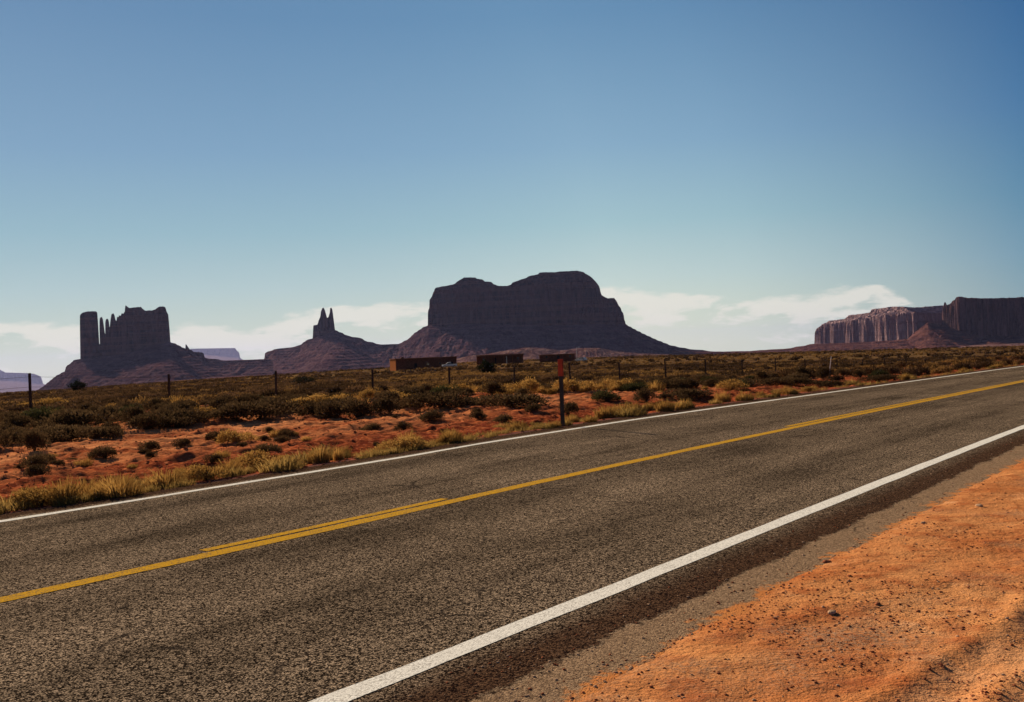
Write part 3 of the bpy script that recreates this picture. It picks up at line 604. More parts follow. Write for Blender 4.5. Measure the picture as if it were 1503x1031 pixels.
NAMED = [  # (proto, base px, base py, height px, width factor, label)
    ('s', 1, 52, 664, 40, 0.8, 'tall dark sagebrush standing alone on the red soil below the leftmost post'),
    ('s', 0, 31, 643, 20, 1.0, 'small round dark bush on the red soil at the left edge'),
    ('s', 2, 120, 628, 36, 1.3, 'broad dark sagebrush casting a long shadow over the red bank'),
    ('s', 3, 75, 622, 34, 1.4, 'wide sagebrush clump right of the leftmost fence post'),
    ('s', 1, 198, 624, 34, 0.9, 'narrow sagebrush at the front of the brush left of the second post'),
    ('s', 2, 262, 622, 34, 1.2, 'dark low bush below the second fence post'),
    ('s', 0, 320, 646, 24, 1.1, 'left one of a pair of scraggly bushes on the red bank'),
    ('g', 2, 348, 652, 30, 1.2, 'brownish dry bush, right one of the pair on the red bank'),
    ('s', 0, 420, 645, 18, 1.0, 'small isolated bush on the red soil below the third post'),
    ('s', 2, 385, 614, 34, 1.6, 'long dark bush mass at the bank top below the third post'),
    ('s', 1, 482, 612, 32, 1.0, 'dark bush between two pale sand gaps at the bank top'),
    ('s', 0, 526, 610, 34, 1.3, 'rounded dark bush with yellow grass behind it, left of the fourth post'),
    ('s', 1, 571, 606, 30, 1.1, 'dark bush just right of and below the fourth post'),
    ('s', 0, 601, 598, 24, 1.2, 'small neat dark bush left of the widest round bush'),
    ('s', 2, 647, 600, 30, 1.6, 'wide round dark bush alone on the bank top below the fifth post'),
    ('s', 2, 700, 598, 24, 1.3, 'low dark bush at the left end of the hedge-like row'),
    ('s', 2, 748, 598, 28, 2.0, 'long hedge-like dark bush at the bank top left of the orange marker'),
    ('s', 0, 633, 620, 20, 1.4, 'greyish small bush halfway down the red bank'),
    ('s', 0, 740, 617, 16, 1.3, 'low straggly bush on the red bank left of the orange marker'),
    ('s', 1, 834, 606, 24, 1.0, 'dark bush right behind the orange-topped marker post'),
    ('s', 3, 893, 588, 24, 1.2, 'dark bush at the bank top right of the marker post'),
    ('s', 1, 948, 588, 26, 1.0, 'taller dark bush near the end of the wide bare bank'),
    ('s', 2, 1010, 582, 20, 1.6, 'low dark bush spreading over the red bank in mid distance'),
    ('s', 3, 925, 575, 20, 1.6, 'dense dark bush in the row behind the red bank'),
    ('s', 2, 1095, 567, 16, 1.5, 'dark bush beside a red gap far along the bank'),
    ('s', 2, 1130, 565, 16, 1.5, 'dark bush under the straight far fence post'),
    ('s', 2, 1165, 565, 15, 1.8, 'flat dark bush left of the white leaning stake'),
    ('s', 2, 1212, 563, 15, 2.0, 'flat dark bush just below the white leaning stake'),
    ('s', 2, 1290, 559, 14, 2.4, 'dark long bush by the road right of the white stake'),
    ('g', 0, 372, 680, 34, 1.3, 'rounded yellow-green bush with a dark base on the bank'),
    ('g', 0, 180, 724, 40, 1.2, 'tall pale grass tuft beside the far lane'),
    ('g', 1, 85, 742, 36, 1.9, 'wide green-yellow grass clump near the left end of the verge'),
    ('g', 3, 25, 748, 32, 1.8, 'green grass clump in the corner where the verge leaves the frame'),
    ('g', 0, 248, 712, 36, 1.4, 'broad straw tuft just right of the tall pale tuft'),
    ('g', 2, 305, 702, 32, 1.2, 'straw tuft behind the verge below the pair of scraggly bushes'),
    ('g', 3, 440, 685, 24, 1.8, 'green patch of verge grass below the small isolated bush'),
    ('g', 2, 497, 672, 26, 0.8, 'small brown upright tuft near the verge'),
    ('g', 0, 655, 660, 30, 1.8, 'bright straw tuft on the verge below the greyish small bush'),
    ('g', 0, 1220, 578, 15, 2.4, 'bright yellow rounded tuft by the white line, right of the last red gap'),
    ('g', 1, 1257, 574, 12, 2.4, 'second bright yellow tuft, right of the rounded one by the white line'),
    ('g', 2, 455, 600, 26, 1.6, 'golden grass between dark bushes at the bank top below the fourth post'),
    ('g', 0, 505, 596, 26, 2.2, 'wide golden brush behind the dark bushes left of the fourth post'),
    ('g', 0, 590, 590, 22, 2.2, 'golden brush behind the small neat dark bush'),
    ('g', 2, 745, 580, 22, 2.6, 'golden grass showing above the hedge-like dark bush'),
    ('g', 0, 1073, 572, 22, 1.8, 'golden bush at the end of the wide bare bank'),
    ('g', 0, 60, 606, 30, 1.6, 'golden brush glowing between dark bushes near the leftmost post'),
    ('g', 2, 262, 600, 26, 0.9, 'orange-brown dry stalks beside the second post'),
]
for knd, pi, px, py, hp, wf, lab in NAMED:
    x, y = on_ground(px, py)
    _s, _d = road_sd(x, y)
    if _d < 12.15: x, y = road_xy(_s, 12.15)
    if knd == 'g' and ('golden' in lab or 'bush' in lab or 'yellow' in lab): pr = brush_pr[pi % 2]; hp *= 0.95
    else: pr = (sage_pr if knd == 's' else grass_pr)[pi]; h0 = {'s': [0.55, 0.62, 0.48, 0.60], 'g': [0.48, 0.38, 0.55, 0.34]}[knd][pi]
    s = max(0.3, min(2.2, size_at(x, y, hp) / h0 / 1.1))
    place(pr, x, y, s, rnd.random() * 6.28, lab, 'bush' if knd == 's' or 'bush' in lab or 'brush' in lab else 'grass tuft', None, min(wf, 1.6) if wf < 2 else 1.7)
    taken.append((x, y, 0.45 * s))
def free(x, y, r_):
    return all((x - a) ** 2 + (y - b) ** 2 > (r_ + c) ** 2 * 0.6 for a, b, c in taken[:60])
def in_view(x, y, m=60):
    if y < 2: return False
    return -m < 751.5 + F * x / y < 1503 + m
# bank-top belt and field, nearest ones as things of their own
cand = []
while len(cand) < 8700:
    px = rnd.uniform(-420, 1540); d = 12.6 + 33 * rnd.random() ** 1.3
    s_ = s_of(px, d)
    if s_ > 260 or s_ < -40: continue
    x, y = road_xy(s_, d); cand.append((x, y, d, s_))
# reject by spacing
cell = {}; sel = []
for x, y, d, s_ in cand:
    edge = float(np.interp(s_, [0, 22, 28, 36, 46, 60], [21.3, 21.0, 17.6, 15.6, 13.2, 12.8])) + 2.2 * fbm(np.array([s_ / 4.0]), np.array([0.0]), 3, 6)[0]
    if d < edge: continue
    sp_ = 1.15 if (d < 22.3 and s_ < 26) else 0.70
    k = (int(x / 1.0), int(y / 1.0)); bad = False
    for i in (-1, 0, 1):
        for j in (-1, 0, 1):
            for (a, b) in cell.get((k[0] + i, k[1] + j), ()):
                if (a - x) ** 2 + (b - y) ** 2 < sp_ ** 2: bad = True
    if bad or not free(x, y, 0.3): continue
    cell.setdefault(k, []).append((x, y)); sel.append((y, x, d, s_, d - edge))
sel.sort()
rest_s, rest_y = [], []
cs = cg = 0
for y, x, d, s_, de in sel:
    yellow = fbm(np.array([x / 3.0]), np.array([y / 3.0]), 2, 2)[0] > (0.10 if d < 22 else 0.05)
    sc0 = rnd.uniform(0.4, 0.85) * (1.0 if d < 30 else 0.85) if de > 1.6 else rnd.uniform(0.5, 1.0)
    out = 751.5 + F * x / y < -25
    if not yellow and cs < 245 and not out:
        cs += 1; place(rnd.choice(sage_pr[:3] if rnd.random() < .75 else sage_pr), x, y, sc0, rnd.random() * 6.28, 'dark sagebrush among the dense low brush along the fence', 'bush', 'sagebrush of the belt along the fence', rnd.uniform(0.9, 1.3))
    elif yellow and cg < 110 and not out:
        cg += 1; place(rnd.choice(brush_pr + [grass_pr[2]]), x, y, sc0 * 1.05, rnd.random() * 6.28, 'golden dry clump among the dense low brush along the fence', 'bush', 'golden clumps of the belt along the fence', rnd.uniform(1.0, 1.5))
    else: (rest_y if yellow else rest_s).append((x, y, sc0))
# verge tufts
cv = 0
while cv < 90:
    px = rnd.uniform(-30, 1503); d = 11.75 + 1.5 * rnd.random() ** 1.6; s_ = s_of(px, d)
    if not free(*road_xy(s_, d), 0.1): continue
    x, y = road_xy(s_, d); cv += 1
    place(rnd.choice(grass_pr), x, y, rnd.uniform(0.35, 0.75), rnd.random() * 6.28, 'low yellow-green tuft in the verge grass along the far white line', 'grass tuft', 'tufts along the far edge of the road', rnd.uniform(1.0, 1.5))
for k in range(56):       # small tufts scattered over the bank
    px = rnd.uniform(0, 1100); d = rnd.uniform(13.6, 19); x, y = road_xy(s_of(px, d), d)
    if free(x, y, 0.4): place(rnd.choice(sage_pr[:2] + grass_pr[:1]), x, y, rnd.uniform(0.14, 0.48), rnd.random() * 6.28, 'very small dry sprig on the bare red bank', 'bush', 'small sprigs on the red bank', 1.2)

def merged(name, tmpl, items, mat, seed, kind='stuff'):
    rg = np.random.default_rng(seed); Vs, Qs = [], []; off = 0
    P = np.array(items, float); P = P.reshape(-1, 3); zz = ground_h(P[:, 0], P[:, 1])
    for k, (x, y, s) in enumerate(P):
        V, Q = tmpl[rg.integers(len(tmpl))]; a = rg.random() * 6.28; c, s_ = math.cos(a), math.sin(a)
        W = V.copy(); wx = rg.uniform(0.9, 1.35)
        Vs.append(np.stack([(W[:, 0] * c - W[:, 1] * s_) * s * wx + x, (W[:, 0] * s_ + W[:, 1] * c) * s * wx + y, W[:, 2] * s + zz[k] - 0.02], -1)); Qs.append(Q + off); off += len(V)
    o = link_mesh(name, np.concatenate(Vs), np.concatenate(Qs), mat); tag(o, kind=kind); return o
LB = [bush_arrays(0.55, 0.5, 420, 0.12, 40 + i) for i in range(4)]
LG = [grass_arrays(0.48, 0.34, 120, 0.03, 50 + i, 0.6) for i in range(3)]
MB_ = [bush_arrays(0.55, 0.55, 90, 0.24, 60 + i) for i in range(4)]
FB = [bush_arrays(0.6, 0.6, 34, 0.42, 70 + i) for i in range(4)]
def scatter(n, r0, r1, seed):
    rg = np.random.default_rng(seed); u = (rg.random(n) * 1700 - 850) / F; Y = np.sqrt(r0 ** 2 + (r1 ** 2 - r0 ** 2) * rg.random(n))
    x = u * Y; s, d = road_sd(x, Y); return x, Y, d, rg
x, Y, d, rg = scatter(2600, 30, 85, 1); ok = d > 42
yel = fbm(x / 6, Y / 6, 3, 3) > 0.09
near_s = rest_s + [(a, b, c) for a, b, c in zip(x[ok & ~yel], Y[ok & ~yel], 0.7 + 0.5 * rg.random((ok & ~yel).sum()))]
near_y = rest_y + [(a, b, c) for a, b, c in zip(x[ok & yel], Y[ok & yel], 0.7 + 0.5 * rg.random((ok & yel).sum()))]
merged('scrub', LB, near_s, M['field'], 1)
merged('dry_grass', LG + LB[:3], near_y, M['field_yellow'], 2)
x, Y, d, rg = scatter(7500, 80, 210, 3); ok = d > 24; yel = fbm(x / 14, Y / 14, 3, 3) > 0.10
merged('scrub', MB_, list(zip(x[ok & ~yel], Y[ok & ~yel], 0.7 + 0.6 * rg.random((ok & ~yel).sum()))), M['field'], 3)
merged('dry_grass', MB_, list(zip(x[ok & yel], Y[ok & yel], 0.6 + 0.5 * rg.random((ok & yel).sum()))), M['field_yellow'], 4)
x, Y, d, rg = scatter(9000, 205, 900, 5); ok = (d > 24) & ~((x > -75) & (x < 40) & (Y > 345) & (Y < 395)); yel = fbm(x / 40, Y / 40, 3, 3) > 0.10
merged('scrub', FB, list(zip(x[ok & ~yel], Y[ok & ~yel], 0.8 + 0.9 * rg.random((ok & ~yel).sum()))), M['field'], 5)
merged('dry_grass', FB, list(zip(x[ok & yel], Y[ok & yel], 0.7 + 0.7 * rg.random((ok & yel).sum()))), M['field_yellow'], 6)
# short grass carpet of the verge
vg = []
rg = np.random.default_rng(8)
for k in range(2500):
    px = rg.uniform(-600, 1560); d = 11.72 + 1.9 * rg.random() ** 2.0; s_ = s_of(px, d)
    if s_ > 160: continue
    x, y = road_xy(s_, d)
    if fbm(np.array([s_ / 2.0]), np.array([d]), 2, 4)[0] < 0.06: continue
    vg.append((x, y, rg.uniform(0.18, 0.5)))
merged('grass', [grass_arrays(0.34, 0.30, 60, 0.014, 80 + i, 0.8) for i in range(4)], vg, M['verge'], 9)

# junipers
def juniper(px, py, hpx, wpx, label):
    x, y = on_ground(px, py); h = hpx * y / F; r_ = wpx * y / F / 2; k = hash(label) % 97
    root = empty('juniper', (x, y, gz(x, y)), 0); tag(root, label, 'tree')
    rg = np.random.default_rng(int(px)); n = 2200
    C = rg.normal(size=(n, 3)); C /= np.linalg.norm(C, axis=1, keepdims=True)
    lump = 1 + 0.35 * np.sin(C[:, 0] * 5 + px) * np.cos(C[:, 2] * 4 + px) + 0.2 * np.sin(C[:, 1] * 9)
    rr = (0.35 + 0.65 * rg.random(n) ** 0.5) * lump
    D = C + np.array([0, 0, 0.5]); D /= np.linalg.norm(D, axis=1, keepdims=True)
    P = C * rr[:, None] * np.array([r_, r_, h * 0.45]) + np.array([0, 0, h * 0.52]); P[:, 2] = np.clip(P[:, 2], 0.05, None)
    V, Q = quads_at(P, D, np.full(n, h * 0.11), np.full(n, h * 0.05), rg); link_mesh('crown', V, Q, M['juniper'], root)
    V, Q = twig_arrays(h, r_, 8, 3, 0.06 * h); link_mesh('trunk', V, Q, M['twig'], root)
juniper(716, 551, 20, 24, 'dark round juniper tree in front of the middle building')
juniper(115, 576, 16, 22, 'dark conical juniper on the plain edge below the castle-like butte')
juniper(447, 566, 13, 34, 'wide low juniper on the plain below the twin spires')

# ------------------------------------------------------------------ solid helpers
class MB:
    def __init__(s): s.V = []; s.Q = []; s.T = []
    def box(s, x0, x1, y0, y1, z0, z1, top=1.0):
        o = len(s.V); cx, cy = (x0 + x1) / 2, (y0 + y1) / 2
        for z, k in ((z0, 1.0), (z1, top)):
            for x, y in ((x0, y0), (x1, y0), (x1, y1), (x0, y1)): s.V.append((cx + (x - cx) * k, cy + (y - cy) * k, z))
        for f in ((3, 2, 1, 0), (4, 5, 6, 7), (0, 1, 5, 4), (1, 2, 6, 5), (2, 3, 7, 6), (3, 0, 4, 7)): s.Q.append([o + i for i in f])
        return s
    def tube(s, p, q, r0, r1=None, n=8):
        r1 = r0 if r1 is None else r1; p = np.array(p, float); q = np.array(q, float); d = q - p; d /= np.linalg.norm(d)
        a = np.cross(d, [0, 0, 1] if abs(d[2]) < 0.9 else [1, 0, 0]); a /= np.linalg.norm(a); b = np.cross(d, a); o = len(s.V)
        for c, r_ in ((p, r0), (q, r1)):
            for i in range(n):
                t_ = 2 * math.pi * i / n; s.V.append(tuple(c + (a * math.cos(t_) + b * math.sin(t_)) * r_))
        for i in range(n): s.Q.append([o + i, o + (i + 1) % n, o + n + (i + 1) % n, o + n + i])
        for base, rev in ((o, 1), (o + n, 0)):
            for i in range(1, n - 1):
                tr = [base, base + i, base + i + 1]; s.T.append(tr[::-1] if not rev else tr)
        return s
    def prism(s, pts, y0, y1, inset=0.0):
        """side profile (x,z) extruded across y"""
        o = len(s.V); n = len(pts)
        for y in (y0, y1):
            for x, z in pts: s.V.append((x, y, z))
        for i in range(n): s.Q.append([o + i, o + (i + 1) % n, o + n + (i + 1) % n, o + n + i])
        cx = sum(p[0] for p in pts) / n; cz = sum(p[1] for p in pts) / n
        for k, y in ((0, y0), (1, y1)):
            c = len(s.V); s.V.append((cx, y, cz))
            for i in range(n):
                tr = [c, o + k * n + i, o + k * n + (i + 1) % n]; s.T.append(tr if k else tr[::-1])
        return s
    def build(s, name, mat, parent=None, bevel=0.0, smooth=False):
        fs = [np.array(f) for f in (s.Q, s.T) if len(f)]
        o = link_mesh(name, np.array(s.V), fs, mat, parent, smooth)
        if bevel:
            m = o.modifiers.new('bevel', 'BEVEL'); m.width = bevel; m.segments = 2; m.limit_method = 'ANGLE'
        return o
M['post'] = simple('weathered_dark_post', (0.045, 0.032, 0.028), 0.85)
M['wire'] = simple('fence_wire', (0.10, 0.08, 0.07), 0.6, 0.6)
M['orange'] = simple('orange_marker_panel', (0.62, 0.075, 0.03), 0.5, 0, 0.12)
M['marker'] = simple('grey_marker_post', (0.075, 0.055, 0.042), 0.8, 0, 0.2)
M['adobe'] = simple('brown_plank_wall', (0.17, 0.062, 0.034), 1.0, 0, 0.35, 2.0, 0.0)
M['adobe_lit'] = simple('tan_sunlit_plank', (0.32, 0.11, 0.038), 1.0, 0, 0.2, 2.0, 0.0)  # tan trim; on the end wall its lighter tone paints in sunlight
M['roofing'] = simple('dusty_roof', (0.24, 0.11, 0.065), 1.0, 0, 0.3, 1.0, 0.0)
M['dark'] = simple('dark_opening', (0.015, 0.012, 0.012), 0.6)
M['white_metal'] = simple('white_enamel', (0.84, 0.75, 0.62), 0.35, 0, 0.05)
M['glass'] = simple('dark_glass', (0.02, 0.02, 0.025), 0.12, 0, 0.1, spec=0.6)
M['tyre'] = simple('tyre_rubber', (0.02, 0.02, 0.02), 0.8)
M['stone'] = simple('pale_stone', (0.46, 0.28, 0.16), 1.0, 0, 0.3, 30, 0.0)
M['stone_red'] = simple('red_stone', (0.30, 0.10, 0.045), 1.0, 0, 0.4, 30, 0.0)

# ------------------------------------------------------------------ fence
FD = 31.0
cols = [45, 248, 405, 547, 660, 755, 838, 910, 978, 1037, 1090, 1139, 1183, 1229, 1267, 1300, 1331, 1360, 1386, 1409, 1431, 1451, 1470]
fss = [s_of(45, FD) - 10, s_of(45, FD) - 5] + [s_of(c - 2, FD) for c in cols] + [s_of(1470, FD) + 5.2 * k for k in range(1, 8)]
fx0, fy0 = road_xy(fss[2], FD)
fence = empty('wire_fence', (fx0, fy0, gz(fx0, fy0))); tag(fence, 'thin wire fence on dark stakes running through the brush', 'fence')
tops = []
pm = MB().box(-0.022, 0.022, -0.03, 0.03, -0.2, 1.36).box(-0.04, 0.04, 0.028, 0.036, -0.2, 1.355); pm.box(-0.05, 0.05, -0.045, 0.045, -0.2, 0.02, 0.8)
p0 = None
for k, s_ in enumerate(fss):
    x, y = road_xy(s_, FD); z = gz(x, y)
    if p0 is None: p0 = pm.build('post', M['post'], fence); o = p0
    else: o = p0.copy(); COL.objects.link(o); o.parent = fence
    hs = 1.06 if k < 4 else rnd.uniform(0.92, 1.05)
    o.location = (x - fx0, y - fy0, z - gz(fx0, fy0)); o.rotation_euler = (rnd.uniform(-.03, .03), rnd.uniform(-.03, .03), TH + rnd.uniform(-.4, .4)); o.scale = (1, 1, hs)
    tops.append((x - fx0, y - fy0, z - gz(fx0, fy0), hs))
for hgt in (0.35, 0.65, 0.95, 1.25):
    mb = MB()
    for (x0, y0, z0, h0), (x1, y1, z1, h1) in zip(tops[:-1], tops[1:]):
        p = np.array([x0, y0, z0 + hgt * h0]); q = np.array([x1, y1, z1 + hgt * h1]); mid = (p + q) / 2 - np.array([0, 0, 0.03])
        mb.tube(p, mid, 0.0045, n=4).tube(mid, q, 0.0045, n=4)
    mb.build('wire', M['wire'], fence)

# marker post by the road
x, y = on_ground(826, 625)
mk = empty('road_marker', (x, y, gz(x, y)), -TH * 0.95); tag(mk, 'grey roadside marker post with an orange-red top panel', 'marker post')
mb = MB(); mb.box(-0.036, 0.036, -0.006, 0.006, -0.2, 1.36); mb.box(-0.045, -0.036, -0.006, 0.018, -0.2, 1.36); mb.box(0.036, 0.045, -0.006, 0.018, -0.2, 1.36)
mb.build('post', M['marker'], mk, 0.002)
MB().box(-0.056, 0.056, -0.012, -0.0065, 1.03, 1.38).box(-0.056, 0.056, 0.019, 0.024, 1.03, 1.38).build('reflector_panel', M['orange'], mk, 0.002)
# leaning white stake
x, y = on_ground(1218, 556)
st = MB().tube((-0.06, 0, -0.1), (0.10, 0.0, 0.95), 0.020, 0.014, 8); st.tube((0.03, 0, 0.5), (-0.01, 0.02, -0.05), 0.012, 0.012, 6)
o = st.build('stake', M['white_metal']); o.location = (x, y, gz(x, y)); tag(o, 'thin white leaning stake in the brush near the road', 'stake')

# ------------------------------------------------------------------ buildings
def building(px0, px1, pyb, hpx, Y, label, rot, depth, style):
    u0, v0 = pdir(px0, pyb); u1, v1 = pdir(px1, pyb); x0, x1 = u0 * Y, u1 * Y; L = (x1 - x0); xm = (x0 + x1) / 2
    zb = CZ + (v0 + v1) / 2 * Y; h = hpx * Y / F
    b = empty('building', (xm, Y, zb), rot); tag(b, label, 'building')
    Lh = L / 2; D = depth
    MB().box(-Lh, Lh, 0, D, -2.0, h).build('wall', M['adobe'] if style != 'tan' else M['adobe_lit'], b, 0.05)
    rf = MB().box(-Lh - 0.35, Lh + 0.35, -0.5, D + 0.35, h + 0.003, h + 0.28).build('roof', M['roofing'], b, 0.04)
    if style == 'long':
        MB().box(-Lh - 0.06, -Lh - 0.003, -0.02, D - 0.02, -1.8, h - 0.02).build('end_wall', M['adobe_lit'], b)  # same plank wall in a lighter colour, sunlight put into the tone
        MB().box(-Lh + 2.0, -Lh + 3.2, 0.8, 2.0, h + 0.28, h + 0.8, 0.7).build('chimney', M['roofing'], rf)
    nwin = max(2, int(L / 4.0))
    for k in range(nwin):
        xx = -Lh + (k + 0.6) * L / nwin
        if style == 'long' and xx < -Lh + 5.4: continue
        if k % 3 == 1:
            MB().box(xx - 0.5, xx + 0.5, -0.05, -0.003, 0.0, 2.1).build('door', M['dark'], b)
        else:
            wv = MB().box(xx - 0.55, xx + 0.55, -0.04, -0.003, 1.1, 2.2).build('window', M['adobe_lit'], b)
            MB().box(xx - 0.45, xx + 0.45, -0.055, -0.042, 1.2, 2.1).build('pane', M['glass'], wv)
    if style == 'porch':
        for k in range(6):
            xx = -Lh + 0.2 + k * (L - 0.4) / 5
            MB().box(xx - 0.08, xx + 0.08, -2.2, -2.04, -1.5, h - 0.25).build('post', M['adobe_lit'], b)
        MB().box(-Lh, Lh, -2.5, -0.503, h - 0.25, h - 0.08).build('porch_roof', M['roofing'], b)
building(581, 672, 541, 15, 372, 'long low dark building with a sunlit orange end', R(17), 12.5, 'long')
building(700, 767, 533, 11.5, 385, 'low brown porch building in the middle behind the juniper', R(-4), 6.0, 'porch')
building(792, 844, 530, 9, 390, 'low dark building directly behind the orange marker top', R(-3), 6.0, 'plain')

# vehicles
def wheel(b, x, y, r_):
    wr = empty('wheel', (x, y, r_)); wr.parent = b
    MB().tube((0, -0.11, 0), (0, 0.11, 0), r_, n=20).build('tyre', M['tyre'], wr, 0.02)
    MB().tube((0, -0.118, 0), (0, 0.118, 0), r_ * 0.55, n=14).build('rim', M['white_metal'], wr)
def vehicle(name, label, cat, px, pyb, Y, rz, prof_, cabin, win, L, W):
    u, v = pdir(px, pyb); b = empty(name, (u * Y, Y, CZ + v * Y), rz); tag(b, label, cat)
    body = MB().prism(prof_, -W / 2, W / 2).build('body', M['white_metal'], b, 0.05)
    c = MB(); o = len(c.V); c.prism(cabin, -W / 2 + 0.14, W / 2 - 0.14); c.build('cabin', M['white_metal'], b, 0.04)
    for k, wn in enumerate(win):
        MB().prism(wn, -W / 2 + 0.128, -W / 2 + 0.139).build('window', M['glass'], b)
        MB().prism(wn, W / 2 - 0.139, W / 2 - 0.128).build('window', M['glass'], b)
    for x in (-L * 0.31, L * 0.30):
        for yy in (-W / 2 + 0.10, W / 2 - 0.10): wheel(b, x, yy, 0.37)
    for yy in (-W / 2 + 0.25, W / 2 - 0.25):
        MB().tube((-L / 2 - 0.012, yy, 0.78), (-L / 2 + 0.04, yy, 0.78), 0.10, n=12).build('headlight', M['glass'], b)
    return b
vehicle('pickup_truck', 'white pickup truck parked in front of the long low building', 'pickup', 660, 539.5, 352, R(4),
        [(-2.7, 0.42), (-2.7, 0.85), (-2.5, 1.02), (-1.2, 1.12), (0.6, 1.12), (0.62, 1.12), (2.65, 1.12), (2.7, 0.95), (2.7, 0.42)],
        [(-1.25, 1.123), (-0.75, 1.78), (0.45, 1.80), (0.62, 1.123)], [[(-1.0, 1.17), (-0.68, 1.68), (-0.2, 1.70), (-0.2, 1.17)], [(-0.1, 1.17), (-0.1, 1.70), (0.38, 1.70), (0.48, 1.17)]], 5.4, 1.95)
vehicle('car', 'white car parked beyond the low building by the slim pole', 'car', 853, 530.5, 385, R(-25),
        [(-2.3, 0.35), (-2.3, 0.7), (-2.1, 0.86), (-1.0, 0.98), (1.4, 1.0), (2.2, 0.95), (2.3, 0.7), (2.3, 0.35)],
        [(-1.15, 0.985), (-0.5, 1.5), (1.2, 1.52), (1.95, 0.985)], [[(-0.85, 1.03), (-0.42, 1.42), (0.25, 1.44), (0.25, 1.03)], [(0.35, 1.03), (0.35, 1.44), (1.1, 1.43), (1.6, 1.03)]], 4.6, 1.8)
def pole(px, py, hpx, Y, label, name, cat, arm=True):
    u, v = pdir(px, py); h = hpx * Y / F
    b = MB().tube((0, 0, -0.5), (0, 0, h), 0.09, 0.06, 8)
    if arm: b.tube((0, 0, h - 0.05), (0.9, 0, h + 0.1), 0.05, 0.05, 6).box(0.7, 1.2, -0.12, 0.12, h, h + 0.14)
    o = b.build(name, M['white_metal']); o.location = (u * Y, Y, CZ + v * Y); tag(o, label, cat)
pole(847, 531, 21, 383, 'slim tall pale pole at the end of the low building', 'light_pole', 'pole')
pole(744, 534, 11, 376, 'short white post in front of the porch building', 'post', 'post', False)

# ------------------------------------------------------------------ stones and grit
def rock_arrays(n, seed):
    rg = np.random.default_rng(seed); ph = (1 + 5 ** .5) / 2
    v = np.array([(-1, ph, 0), (1, ph, 0), (-1, -ph, 0), (1, -ph, 0), (0, -1, ph), (0, 1, ph), (0, -1, -ph), (0, 1, -ph), (ph, 0, -1), (ph, 0, 1), (-ph, 0, -1), (-ph, 0, 1)]) / 1.9
    f = np.array([(0, 11, 5), (0, 5, 1), (0, 1, 7), (0, 7, 10), (0, 10, 11), (1, 5, 9), (5, 11, 4), (11, 10, 2), (10, 7, 6), (7, 1, 8), (3, 9, 4), (3, 4, 2), (3, 2, 6), (3, 6, 8), (3, 8, 9), (4, 9, 5), (2, 4, 11), (6, 2, 10), (8, 6, 7), (9, 8, 1)])
    return [(v * (1 + 0.35 * (rg.random((12, 3)) - 0.5)) * np.array([1, rg.uniform(.6, 1), rg.uniform(.4, .75)]), f) for _ in range(n)]
RK = rock_arrays(8, 3)
def pebble_field(name, pts, mat, seed, hf=ground_h):
    rg = np.random.default_rng(seed); P = np.array(pts); zz = hf(P[:, 0], P[:, 1]); Vs = []; Ts = []; off = 0
    for k, (x, y, s) in enumerate(P):
        V, T = RK[rg.integers(8)]; a = rg.random() * 6.28; c, sn = math.cos(a), math.sin(a)
        Vs.append(np.stack([(V[:, 0] * c - V[:, 1] * sn) * s + x, (V[:, 0] * sn + V[:, 1] * c) * s + y, V[:, 2] * s + zz[k] + s * 0.15], -1)); Ts.append(T + off); off += 12
    tag(link_mesh(name, np.concatenate(Vs), np.concatenate(Ts), mat), kind='stuff')
rg = np.random.default_rng(12)
pts = []; pts2 = []
while len(pts) + len(pts2) < 19000:
    Y = 2.3 + 20 * rg.random() ** 1.7; x = Y * rg.uniform(-0.1, 0.58); s_, d = road_sd(x, Y)
    if d > 2.95 - 0.3 * rg.random() or d < -9: continue
    dens = fbm(np.array([x / 0.6]), np.array([Y / 0.6]), 3, 5)[0] + 0.5
    if rg.random() > 0.15 + 1.5 * max(0, dens - 0.45) * 2: continue
    sz = 0.0022 + 0.010 * rg.random() ** 5
    (pts if rg.random() < 0.85 else pts2).append((x, Y, sz))
pebble_field('pebbles', pts, M['stone_red'], 1); pebble_field('gravel', pts2, M['stone'], 2)
pts = []
while len(pts) < 5000:
    px = rg.uniform(-20, 1400); d = 11.6 + 9 * rg.random() ** 1.5; s_ = s_of(px, d); x, y = road_xy(s_, d)
    pts.append((x, y, 0.008 + 0.035 * rg.random() ** 5))
pebble_field('rubble', pts, M['stone_red'], 3)
pts = []
while len(pts) < 2600:
    px = rg.uniform(300, 1540); d = 2.62 + 0.75 * rg.random() ** 1.8; s_ = s_of(px, d)
    if s_ > 40: continue
    x, y = road_xy(s_, d); pts.append((x, y, 0.003 + 0.009 * rg.random() ** 4))
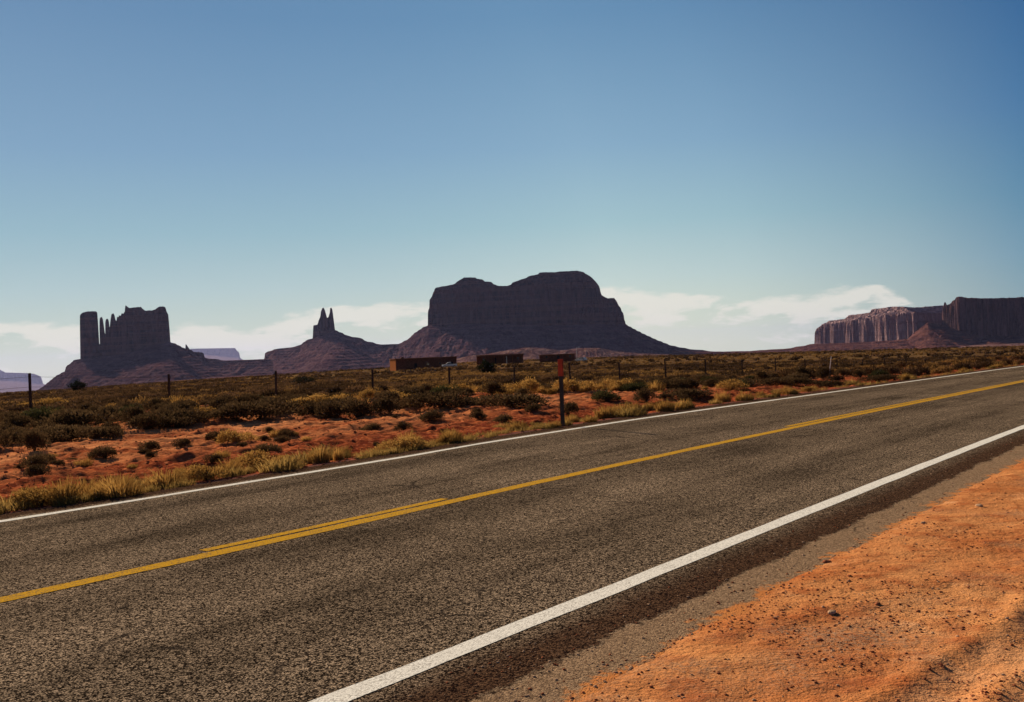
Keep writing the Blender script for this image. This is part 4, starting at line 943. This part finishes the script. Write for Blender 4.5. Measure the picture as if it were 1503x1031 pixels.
pebble_field('gravel', pts[:1500], M['stone'], 5, base_h); pebble_field('gravel', pts[1500:], M['stone_red'], 6, base_h)
def stone(px, py, wpx, mat, label, seed):
    x, y = on_ground(px, py); rr = wpx * y / F / 2; rg = np.random.default_rng(seed)
    n = 10; th = np.linspace(0, math.pi, n); phv = np.linspace(0, 2 * math.pi, 15)[:-1]
    T, Pp = np.meshgrid(th, phv, indexing='ij'); X = np.sin(T) * np.cos(Pp); Yy = np.sin(T) * np.sin(Pp); Z = np.cos(T)
    k = 1 + 0.5 * fbm(X * 1.6 + seed, Yy * 1.6 + Z * 1.3, 3, seed)
    V = np.stack([X * k * rr, Yy * k * rr * 0.7, Z * k * rr * 0.42], -1).reshape(-1, 3); m = 14
    q = np.array([[i * m + j, (i + 1) * m + j, (i + 1) * m + (j + 1) % m, i * m + (j + 1) % m] for i in range(n - 1) for j in range(m)])
    o = link_mesh('stone', V, q, M[mat]); o.location = (x, y, gz(x, y) + rr * 0.12); o.rotation_euler = (0, 0, seed); tag(o, label, 'stone')
stone(1221, 902, 17, 'stone', 'largest pale stone lying on the orange dirt near the shoulder', 1)
stone(1437, 748, 12, 'stone', 'flat whitish stone on the dirt by the right frame edge', 2)
stone(1214, 828, 13, 'stone_red', 'grey flat clod at the rim of the old shoulder', 3)
stone(1288, 889, 12, 'stone_red', 'dark red clod a step right of the largest pale stone', 4)
stone(1247, 852, 9, 'stone_red', 'small dark red clod behind the largest pale stone', 5)
stone(1203, 945, 11, 'stone_red', 'dark clod in front of the largest pale stone', 6)
stone(1355, 772, 9, 'stone', 'small pale stone on the dirt rim left of the flat whitish stone', 7)

# ------------------------------------------------------------------ air
m, t = new_mat('haze_air')
vol = t.n('ShaderNodeVolumePrincipled', {'Color': (0.53, 0.56, 1.0, 1), 'Density': 0.95e-5, 'Anisotropy': 0.2})
t.n('ShaderNodeOutputMaterial', {1: vol.outputs[0]})
lo = float(GZ.min()) - 1.0
hz = MB().box(-42000, 42000, -42000, 42000, lo - 200, 620).build('haze', m); tag(hz, kind='stuff')
